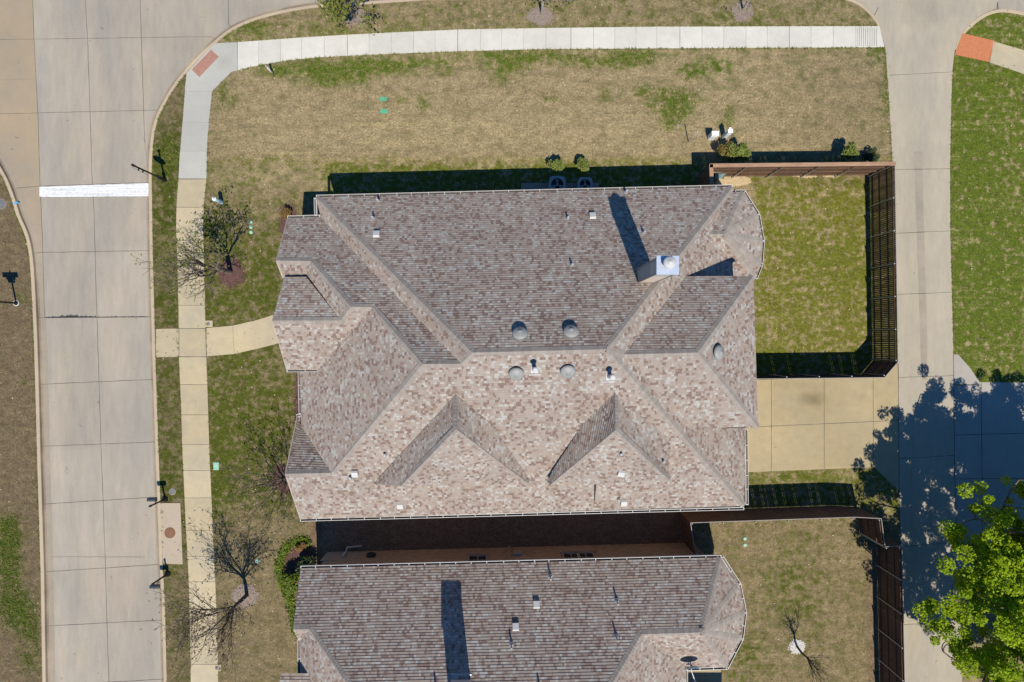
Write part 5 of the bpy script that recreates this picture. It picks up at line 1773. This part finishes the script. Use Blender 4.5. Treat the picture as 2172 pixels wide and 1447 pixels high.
def big_tree(px, py, seed, label, cen, rad_):
    """cen / rad_: the egg shaped space the crown has grown into"""
    rs = random.Random(seed); base = P(px, py); root = empty("leafy_tree", base)
    tm, lm = MB(), MB(); clusters = []
    fork = base + Vector((0, .05, 2.6)); C_ = Vector(cen)
    tm.tube([base + Vector((0, 0, -.1)), base + Vector((0, 0, .15)), base + Vector((.05, 0, 1.4)), fork + Vector((0, 0, .2))], [.5, .36, .31, .29], 12)
    def limb(p, d, L, rad, lvl):
        pts = [p.copy()]; q = p.copy(); dd = d.copy()
        for i in range(5):
            dd = (dd + Vector((rs.gauss(0, .12), rs.gauss(0, .12), rs.gauss(0, .08) + .03))).normalized()
            e = Vector(((q.x - C_.x) / rad_[0], (q.y - C_.y) / rad_[1], (q.z - C_.z) / rad_[2])).length
            if e > .86: dd = (dd + (C_ - q).normalized() * (.6 if e > 1 else .25)).normalized()
            q = q + dd * (L / 5) * (.45 if e > 1 else 1); pts.append(q.copy())
        tm.tube(pts, [max(.012, rad * (1 - .13 * i)) for i in range(6)], 8 if lvl == 0 else 5, cap=False)
        if lvl == 2:
            clusters.append((q.copy(), rs.uniform(.55, .92))); return
        if lvl == 1 and rs.random() < .4: clusters.append((pts[3].copy(), rs.uniform(.4, .6)))
        k = 6 if lvl == 0 else 3
        for i in range(k):
            f = rs.uniform(.35, 1.0) if i < k - 1 else 1.0
            j = min(int(f * 5), 4); st = pts[j] + (pts[j + 1] - pts[j]) * (f * 5 - j)
            az = 6.283 * i / k + rs.uniform(-.7, .7); e = Quaternion(dd, az) @ dd.orthogonal().normalized()
            sp = rs.uniform(.5, .95)
            limb(st, (dd * math.cos(sp) + e * math.sin(sp)).normalized(), L * rs.uniform(.40, .58), rad * .45, lvl + 1)
    nl = 15
    for i in range(nl):
        az = 6.283 * i / nl * 2.0 + rs.uniform(-.2, .2); el = (.22, .5, .8, 1.1, .35)[i % 5]
        t_ = C_ + Vector((rad_[0] * math.cos(az) * math.cos(el), rad_[1] * math.sin(az) * math.cos(el), rad_[2] * (math.sin(el) * 1.3 - .55)))
        st = fork + Vector((0, 0, rs.uniform(-.3, .8)))
        v = (t_ - st) * .82
        limb(st, (v.normalized() + Vector((0, 0, .12))).normalized(), v.length, .17, 0)
    inner = list(clusters)
    for _ in range(95):                     # sprays of new leaf filling the outer crown
        a, el = rs.uniform(0, 6.283), rs.uniform(-.15, 1.5)
        q = C_ + Vector((rad_[0] * math.cos(a) * math.cos(el), rad_[1] * math.sin(a) * math.cos(el), rad_[2] * math.sin(el))) * rs.uniform(.62, .95)
        near = min(inner, key=lambda c: (c[0] - q).length)[0]
        if (near - q).length > 2.2: q = near + (q - near) * .6
        tm.tube([near, (near + q) / 2 + Vector((0, 0, -.1)), q], [.03, .022, .012], 4, cap=False)
        clusters.append((q, rs.uniform(.5, .85)))
    for (c_, cr) in clusters:
        if c_.z < C_.z - .3 and rs.random() < .72: continue
        n = int(600 * cr * cr / .42)
        nb = [(Vector((rs.gauss(0, .5), rs.gauss(0, .5), rs.gauss(0, .32))) * cr, rs.uniform(.25, .5) * cr) for _ in range(6)]
        for _ in range(n):
            o, br = rs.choice(nb)
            v = Vector((rs.gauss(0, 1), rs.gauss(0, 1), rs.gauss(0, .8)))
            v.normalize(); v *= br * (rs.random() ** .33) * 1.15
            leaf_quad(lm, c_ + o + v, rs.uniform(.045, .085), rs, .8, 0)
    tm.build("trunk", M['bark'], root); lm.build("crown", M['leaf_bright'], root)
    return tag(root, label, "tree")


big_tree(2096, 1196, 5, "big bright green leafy tree shading the driveway at the lower right", (26.65, -12.9, 6.0), (6.35, 7.6, 4.1))


# ------------------------------------------------------------------ shrubs
def shrub(name, px, py, rx, ry, hz, z0, mat, n, size, seed, label, cat="shrub", lean=0, group=None, mat2=None, lobes=9):
    rs = random.Random(seed); base = P(px, py); root = empty(name, base)
    st, lm = MB(), MB()
    for k in range(7):
        a = rs.uniform(0, 6.28); e = base + Vector((rx * .6 * math.cos(a), ry * .6 * math.sin(a), z0 + hz * rs.uniform(.6, 1.2)))
        st.tube([base, (base + e) / 2 + Vector((0, 0, .06)), e], [.025, .018, .008], 5)
    st.build("stem", M['bark_dark'], root)
    L = []
    for k in range(lobes):
        a = rs.uniform(0, 6.28); rr = math.sqrt(rs.random()) * .72
        L.append((base + Vector((rx * rr * math.cos(a), ry * rr * math.sin(a), z0 + hz * (.35 + .75 * (1 - rr) * rs.uniform(.6, 1.1)))), rs.uniform(.3, .48) * min(rx, ry) + .04))
    for i in range(n):
        c_, lr = rs.choice(L)
        v = Vector((rs.gauss(0, 1), rs.gauss(0, 1), rs.gauss(0, 1))); v.normalize()
        v *= lr * (rs.random() ** .3)
        leaf_quad(lm, c_ + v, size * rs.uniform(.6, 1.3), rs, .9, 1 if (mat2 and (c_.x - base.x) < -.25 * rx and rs.random() < .6) else 0)
    lm.build("foliage", [M[mat], M[mat2 or mat]], root)
    return tag(root, label, cat, group)


shrub("round_shrub", 1179, 359, .50, .40, .75, .35, 'leaf_shrub', 1300, .058, 1, "left of two round green shrubs in front of the cooling units", group="round shrubs by the cooling units")
shrub("round_shrub", 1238.5, 358, .58, .40, .75, .35, 'leaf_shrub', 1500, .058, 2, "right of two round green shrubs in front of the cooling units", group="round shrubs by the cooling units")
shrub("hedge_shrub", 1550, 330, 1.25, .52, .95, .4, 'leaf_shrub', 3000, .062, 3, "wide spreading shrub with reddish left end behind the white utility cabinets", mat2='leaf_red', lobes=16)
shrub("round_shrub", 1785, 330, .60, .42, .95, .4, 'leaf_shrub', 1500, .06, 4, "single green shrub against the outside of the fence near the alley")
shrub("round_shrub", 1838, 335, .58, .40, .45, .2, 'leaf_dark', 900, .06, 6, "low dark shrub in the fence shade closest to the alley")
shrub("bed_shrub", 612, 455, .35, .35, .40, .1, 'leaf_red', 700, .05, 7, "small rusty green shrub in the red mulch at the northwest wall")
shrub("bed_shrub", 660, 1196, .55, .55, .9, .25, 'leaf_dark', 1200, .06, 8, "dark evergreen shrub at the corner of the neighbouring house")
shrub("bed_shrub", 634, 1226, .75, .65, 1.2, .3, 'leaf_ivy', 1500, .06, 9, "glossy green shrub under the neighbouring roof edge")
shrub("bed_shrub", 648, 1187, .16, .42, .5, .1, 'leaf_lime', 420, .07, 10, "lime green strappy plant between dark shrubs in the neighbouring bed")
shrub("bed_shrub", 640, 1157, .48, .22, .35, .05, 'leaf_red', 700, .05, 12, "brownish low shrub at the top of the curved neighbouring bed")


def groundcover(name, line, w, mat, n, size, seed):
    rs = random.Random(seed); mb = MB()
    pts = [Vector((*W2(*p), 0)) for p in smooth_line(line, 8)]
    for i in range(n):
        k = rs.randrange(len(pts) - 1); f = rs.random()
        c_ = pts[k] + (pts[k + 1] - pts[k]) * f + Vector((rs.gauss(0, w), rs.gauss(0, w), rs.uniform(.03, .16)))
        leaf_quad(mb, c_, size * rs.uniform(.5, 1.3), rs, .8)
    return tag(mb.build(name, M[mat]), None, None, None, "stuff")
groundcover("groundcover", [(655, 1150), (630, 1148), (607, 1162), (594, 1188), (593, 1210), (603, 1240), (616, 1275), (621, 1300), (627, 1345)], .13, 'leaf_ivy', 2500, .06, 3)


# grass tufts in the greener patches and along the paving edges (nobody could count them)
def inpoly(x, y, poly):
    c_ = False; n = len(poly)
    for i in range(n):
        (x0_, y0_), (x1_, y1_) = poly[i], poly[(i + 1) % n]
        if (y0_ > y) != (y1_ > y) and x < (x1_ - x0_) * (y - y0_) / (y1_ - y0_) + x0_: c_ = not c_
    return c_


def paved(x, y):
    def at(line, s, ax):
        a_ = np.array(line, float); o_ = a_[:, ax].argsort(); return np.interp(s, a_[o_][:, ax], a_[o_][:, 1 - ax])
    if y > 150 and at(WL, y, 1) - .3 < x < at(WR, y, 1) + .3: return True
    if 500 < x < 1880 and at(TT, x, 0) - .3 < y < at(TB, x, 0) + .3: return True
    if inpoly(x, y, corner) or inpoly(x, y, drive) or inpoly(x, y, alley): return True
    if inpoly(x, y, lawn1): return False
    if inpoly(x, y, lawn2) or inpoly(x, y, lawn3): return False
    return True


def tufts(name, spots, seed, mats):
    rs = random.Random(seed); mb = MB()
    for (px, py, sx, sy, n) in spots:
        for _ in range(n):
            qx, qy = px + rs.gauss(0, sx), py + rs.gauss(0, sy)
            if paved(qx, qy): continue
            c_ = P(qx, qy)
            for b in range(4):
                a = rs.uniform(0, 6.28); h_ = rs.uniform(.05, .13); o = Vector((math.cos(a), math.sin(a), 0))
                s = Vector((-o.y, o.x, 0)) * rs.uniform(.008, .016)
                tip = c_ + o * rs.uniform(.04, .12) + Vector((0, 0, h_))
                mb.poly([c_ - s, c_ + s, tip], [(0, 0)] * 3, rs.randrange(len(mats)))
    return tag(mb.build(name, mats), None, None, None, "stuff")


spots = []
for (cx, cy, sx, sy, am) in GREEN_PATCHES[:58]:
    if am >= .45: spots.append((cx, cy, sx * .6, sy * .6, int(min(420, sx * sy * am * .34))))
grass_green = plain("grass_blade", (0.11, 0.16, 0.02), .8, 0, .4, 3)
grass_olive = plain("grass_blade_olive", (0.20, 0.19, 0.05), .8, 0, .4, 3)
tufts("grass_tufts", spots, 4, [grass_green, grass_olive])
es = []
def along(line, off, step, n):
    pts = smooth_line(line, 3)
    for i in range(len(pts) - 1):
        a, b = np.array(pts[i]), np.array(pts[i + 1]); L = np.linalg.norm(b - a)
        d = (b - a) / max(L, 1e-6); nn = np.array((-d[1], d[0]))
        for k in range(max(1, int(L / step))):
            if R.random() < .75:
                q = a + d * R.uniform(0, L) + nn * off
                es.append((q[0], q[1], 1.6, 1.2, n))
along([p for p in TB if p[0] > 500], 1.5, 4, 3); along([p for p in TT if p[0] > 500], -1.5, 5, 2)
along(WR[:14], -1.5, 5, 2); along(WL[:14], 1.5, 5, 2)
along([p for p in KERB_R if 60 < p[1] < 1440 and not (88 < p[1] < 160) and not (1040 < p[1] < 1210)], -2, 6, 2)
along([p for p in KERB_L if -10 < p[1] < 1440], 2, 6, 2)
along([(p[0] - 1, p[1]) for p in ALLEY_L if p[1] > 110], 0, 5, 2); along([(p[0] + 1, p[1]) for p in ALLEY_R if p[1] > 140 and p[0] < 2100], 0, 5, 3)
tufts("edge_grass", es, 5, [grass_olive, grass_green])

def debris(seed, n):
    rs = random.Random(seed); mb = MB()
    while n:
        px, py = rs.uniform(-40, 2230), rs.uniform(-60, 1500)
        if paved(px, py):
            continue
        z = .04
        if z == .03 and px < 400: continue
        if 590 < px < 1620 and 400 < py < 1110: continue
        leaf_quad(mb, P(px, py) + Vector((0, 0, z)), rs.uniform(.02, .055), rs, 2.0, rs.choice([0, 0, 1, 2]))
        n -= 1
    return tag(mb.build("fallen_leaves", [plain("dry_leaf", (0.20, 0.12, 0.06), .9, 0, .4), plain("pale_leaf", (0.50, 0.42, 0.28), .9, 0, .3), M['bark_dark']]), None, None, None, "stuff")
debris(12, 2600)

# ------------------------------------------------------------------ street furniture
def mailbox(px, py, side, label):
    b = P(px, py); root = empty("mailbox", b)
    m1 = MB(); m1.lathe(b, (0, 0, 1), [(.17, 0), (.17, .05), (.11, .10), (.075, .35), (.06, .40), (.05, .45), (.045, 1.50), (.065, 1.52), (.05, 1.57), (.06, 1.62), (.045, 1.68), (.012, 1.72)], 14); m1.build("post", M['black'], root)
    m2 = MB(); cy = side * .27; cz = 1.15
    N = 8; w = .10
    prof = [(-w, 0)] + [(-w * math.cos(math.pi * i / N), .12 + .09 * math.sin(math.pi * i / N)) for i in range(N + 1)] + [(w, 0)]
    xa, xb = b.x - .30, b.x + .16
    A_ = [Vector((xa, b.y + cy + y, cz + z)) for y, z in prof]; B_ = [Vector((xb, b.y + cy + y, cz + z)) for y, z in prof]
    n = len(prof)
    for i in range(n): m2.poly([A_[i], A_[(i + 1) % n], B_[(i + 1) % n], B_[i]], smooth=False)
    m2.poly(A_[::-1]); m2.poly(B_)
    bx = m2.build("box", plain("mailbox_paint", (0.035, 0.045, 0.06), .35, 0, .05, 5, .5), root)
    m3 = MB(); m3.box((xa - .008, b.y + cy, cz + .1), (.014, .17, .17)); m3.box((xa - .02, b.y + cy, cz + .17), (.02, .04, .03)); m3.build("door", M['black'], bx)
    m4 = MB(); m4.tube([b + Vector((0, 0, 1.0)), b + Vector((0, cy * .6, 1.1)), b + Vector((-.04, cy, 1.13))], .022, 6); m4.box((b.x - .07, b.y + cy, cz - .012), (.40, .16, .024)); m4.build("bracket", M['black'], root)
    return tag(root, label, "mailbox", "black curbside mailboxes")
mailbox(350.5, 1059, 1, "black curbside mailbox at the upper end of the inlet apron")
mailbox(356, 1217, -1, "black curbside mailbox just below the inlet apron")

# stop sign post
b = P(349.6, 382); root = empty("street_sign", b)
m1 = MB(); m1.lathe(b, (0, 0, 1), [(.13, 0), (.13, .06), (.09, .12), (.085, .62), (.10, .66), (.10, .72), (.06, .8), (.048, .9), (.045, 3.05), (.07, 3.08), (.06, 3.14), (.075, 3.22), (.05, 3.30), (.012, 3.36)], 14); m1.build("post", M['black'], root)
h = Vector((-.907, .42, 0)); fc = Vector((-.42, -.907, 0)).normalized()
pc = b + fc * .13 + Vector((0, 0, 2.42))
m1 = MB(); Rr = .40
oc = [pc + h * (Rr * math.cos(math.pi / 8 + i * math.pi / 4)) + Vector((0, 0, Rr * math.sin(math.pi / 8 + i * math.pi / 4))) for i in range(8)]
fr = [p + fc * .008 for p in oc]; bk = [p - fc * .008 for p in oc]
m1.poly(fr, mi=1); m1.poly(bk[::-1], mi=0)
for i in range(8): m1.poly([fr[i], bk[i], bk[(i + 1) % 8], fr[(i + 1) % 8]], mi=0)
inn = [pc + (p - pc) * .93 + fc * .010 for p in oc]
m1.poly(inn, mi=2)
sp = m1.build("sign_plate", [M['sign_back'], M['white'], M['red_sign']], root)
tc = bpy.data.curves.new("lettering", 'FONT'); tc.body = "STOP"; tc.size = .30; tc.align_x = 'CENTER'; tc.align_y = 'CENTER'; tc.extrude = .001
tmp = bpy.data.objects.new("tmp_text", tc); COL.objects.link(tmp)
bpy.context.view_layer.update()
me = bpy.data.meshes.new_from_object(tmp.evaluated_get(bpy.context.evaluated_depsgraph_get()))
bpy.data.objects.remove(tmp)
lx = Vector((0, 0, 1)).cross(fc).normalized()
mt = Matrix((lx, Vector((0, 0, 1)), fc)).transposed().to_4x4(); mt.translation = pc + fc * .013
me.transform(mt); me.materials.clear(); me.materials.append(M['white'])
lt = bpy.data.objects.new("lettering", me); COL.objects.link(lt); lt.parent = sp
m1 = MB(); rot = Matrix((h, fc, Vector((0, 0, 1)))).transposed()
for zz in (2.2, 2.62): m1.box(b + fc * .07 + Vector((0, 0, zz)), (.05, .12, .05), rot)
m1.build("bracket", M['black'], root)
tag(root, "tall black stop sign post with an edge on octagon beside the painted stop bar", "sign")

# stacked sign plates on the post at the left edge
b = P(34.5, 643); root = empty("street_sign", b)
m1 = MB(); m1.lathe(b, (0, 0, 1), [(.13, 0), (.13, .03), (.06, .05), (.05, .3), (.045, 3.55), (.02, 3.62)], 14); m1.build("post", M['black'], root)
m1 = MB(); m1.lathe(b, (0, 0, 1), [(.17, -.02), (.17, .025), (.12, .03)], 20); m1.build("footing", M['walk'], root)
for (z0, z1, w) in ((2.98, 3.5, .86), (2.74, 2.96, .52), (2.38, 2.72, .40)):
    m1 = MB(); m1.box(b + Vector((0, -.07, (z0 + z1) / 2)), (w, .03, z1 - z0)); m1.box(b + Vector((0, -.09, (z0 + z1) / 2)), (w - .05, .016, z1 - z0 - .05)); m1.build("sign_plate", M['sign_back'], root)
tag(root, "dark sign post with stacked plates at the left edge casting its shadow on dry grass", "sign")

# utility cabinets and marker posts
def cabinet(px, py, w, d, h_, label, cap=True):
    b = P(px, py); root = empty("utility_cabinet", b)
    m1 = MB(); m1.box(b + Vector((0, 0, h_ / 2)), (w, d, h_)); m1.box(b + Vector((0, -d / 2 - .004, h_ * .45)), (w * .86, .012, h_ * .7)); m1.build("body", M['cabinet'], root)
    m2 = MB(); m2.box(b + Vector((0, 0, h_ + .02)), (w + .03, d + .03, .045)); m2.build("lid", M['cabinet'], root)
    m2 = MB(); m2.box(b + Vector((w * .3, -d / 2 - .014, h_ * .5)), (.03, .02, .08)); m2.build("latch", M['lead'], root)
    if not cap:
        m2 = MB(); m2.box(b + Vector((0, .16, h_ - .05)), (.12, .09, .12)); m2.build("side_box", M['cabinet'], root)
    return tag(root, label, "cabinet")
cabinet(1507, 293.5, .36, .22, .88, "wider of two white utility cabinets on the dry lawn by the fence corner")
cabinet(1535, 292, .24, .18, 1.15, "slimmer taller white utility cabinet with a small box on top", False)
b = P(1460, 301); root = empty("marker_post", b)
m1 = MB(); m1.lathe(b, (0, 0, 1), [(.025, 0), (.025, 1.75)], 10); m1.build("pole", M['grey_wood'], root)
m1 = MB(); m1.lathe(b + Vector((0, 0, 1.75)), (0, 0, 1), [(.028, 0), (.028, .16), (.01, .18)], 10); m1.build("tip", M['white'], root)
tag(root, "thin tall marker post with a white tip on the dry lawn left of the cabinets", "post")
b = P(580, 157); root = empty("marker_post", b)
m1 = MB(); m1.tube([b, b + Vector((-.06, .04, .42)), b + Vector((-.10, .09, .8))], [.055, .055, .05], 10); m1.build("pole", M['walk'], root)
m1 = MB(); m1.lathe(b + Vector((-.10, .09, .78)), (-.1, .1, 1), [(.06, 0), (.06, .1), (.02, .13)], 10); m1.build("tip", M['vent'], root)
tag(root, "short cream marker stub at the grass edge of the top sidewalk", "post")
b = P(470.5, 429.5); root = empty("marker_post", b)
m1 = MB(); m1.lathe(b, (0, 0, 1), [(.11, 0), (.115, .9), (.10, .95)], 14); m1.build("body", M['pale_blue'], root)
m1 = MB(); m1.lathe(b + Vector((0, 0, .95)), (0, 0, 1), [(.12, 0), (.12, .06), (.05, .12)], 14); m1.build("cap", M['cabinet'], root)
tag(root, "fat pale blue utility bollard in the shadow of the budding street tree", "post")


# cooling units by the north wall, on one concrete pad
m1 = MB(); p0, p1 = P(1106, 402), P(1270, 418); m1.box(((p0.x + p1.x) / 2, (p0.y + p1.y) / 2 + .1, .05), (p1.x - p0.x, .9, .10))
tag(m1.build("unit_pad", M['patch']), kind="structure")
def cooling_unit(px, py, s, label):
    b = P(px, py); b.z = .1; root = empty("cooling_unit", b)
    m1 = MB(); n = 28; hh = .95
    def sq(k, sc):
        a = 2 * math.pi * k / n; c_, s_ = math.cos(a), math.sin(a); e = .5
        return Vector((s / 2 * sc * math.copysign(abs(c_) ** e, c_), s / 2 * sc * math.copysign(abs(s_) ** e, s_), 0))
    for i in range(n):
        a0, a1 = sq(i, 1), sq(i + 1, 1)
        m1.poly([b + a0, b + a1, b + a1 + Vector((0, 0, hh)), b + a0 + Vector((0, 0, hh))], smooth=True)
        t0, t1 = [Vector((s * .37 * math.cos(2 * math.pi * k / n), s * .37 * math.sin(2 * math.pi * k / n), hh + .01)) for k in (i, i + 1)]
        m1.poly([b + a0 + Vector((0, 0, hh)), b + a1 + Vector((0, 0, hh)), b + t1, b + t0])
        m1.poly([b + t0, b + t1, b + t1 - Vector((0, 0, .3)), b + t0 - Vector((0, 0, .3))])
    m1.build("casing", M['acgrey'], root)
    m2 = MB(); m2.lathe(b + Vector((0, 0, hh - .28)), (0, 0, 1), [(s * .37, 0), (s * .05, .01)], 20); m2.build("well", M['black'], root)
    m3 = MB(); cc = b + Vector((0, 0, hh - .10))
    for k in range(3):
        a = 2 * math.pi * k / 3 + math.pi / 2; w = .38
        q = [cc + Vector((.06 * math.cos(a), .06 * math.sin(a), 0))] + [cc + Vector((s * .33 * math.cos(a + w * j), s * .33 * math.sin(a + w * j), .05 * j)) for j in (-1, 0, 1)]
        m3.poly(q)
    m3.lathe(cc - Vector((0, 0, .05)), (0, 0, 1), [(.07, 0), (.07, .1), (.03, .12)], 12)
    m3.build("fan", M['acgrey'], root)
    return tag(root, label, "cooling unit", "cooling units by the north wall")
cooling_unit(1179.5, 400, .90, "left of two square cooling units half under the north eave")
cooling_unit(1237, 400.5, .80, "right smaller of two square cooling units half under the north eave")

# scraps
for i, (px, py, s) in enumerate(((1441, 268, .08), (566, 1276, .10), (570, 1254, .09))):
    pass
m1 = MB(); p = P(1441, 268)
for k in range(3): m1.box(p + Vector((R.uniform(-.06, .06), R.uniform(-.05, .05), .02)), (.07, .05, .03), Matrix.Rotation(R.uniform(0, 3), 3, 'Z'))
tag(m1.build("litter", M['white']), "white scrap of litter on the dry lawn left of the thin marker post", "litter")
print("OBJECTS", len(bpy.data.objects))
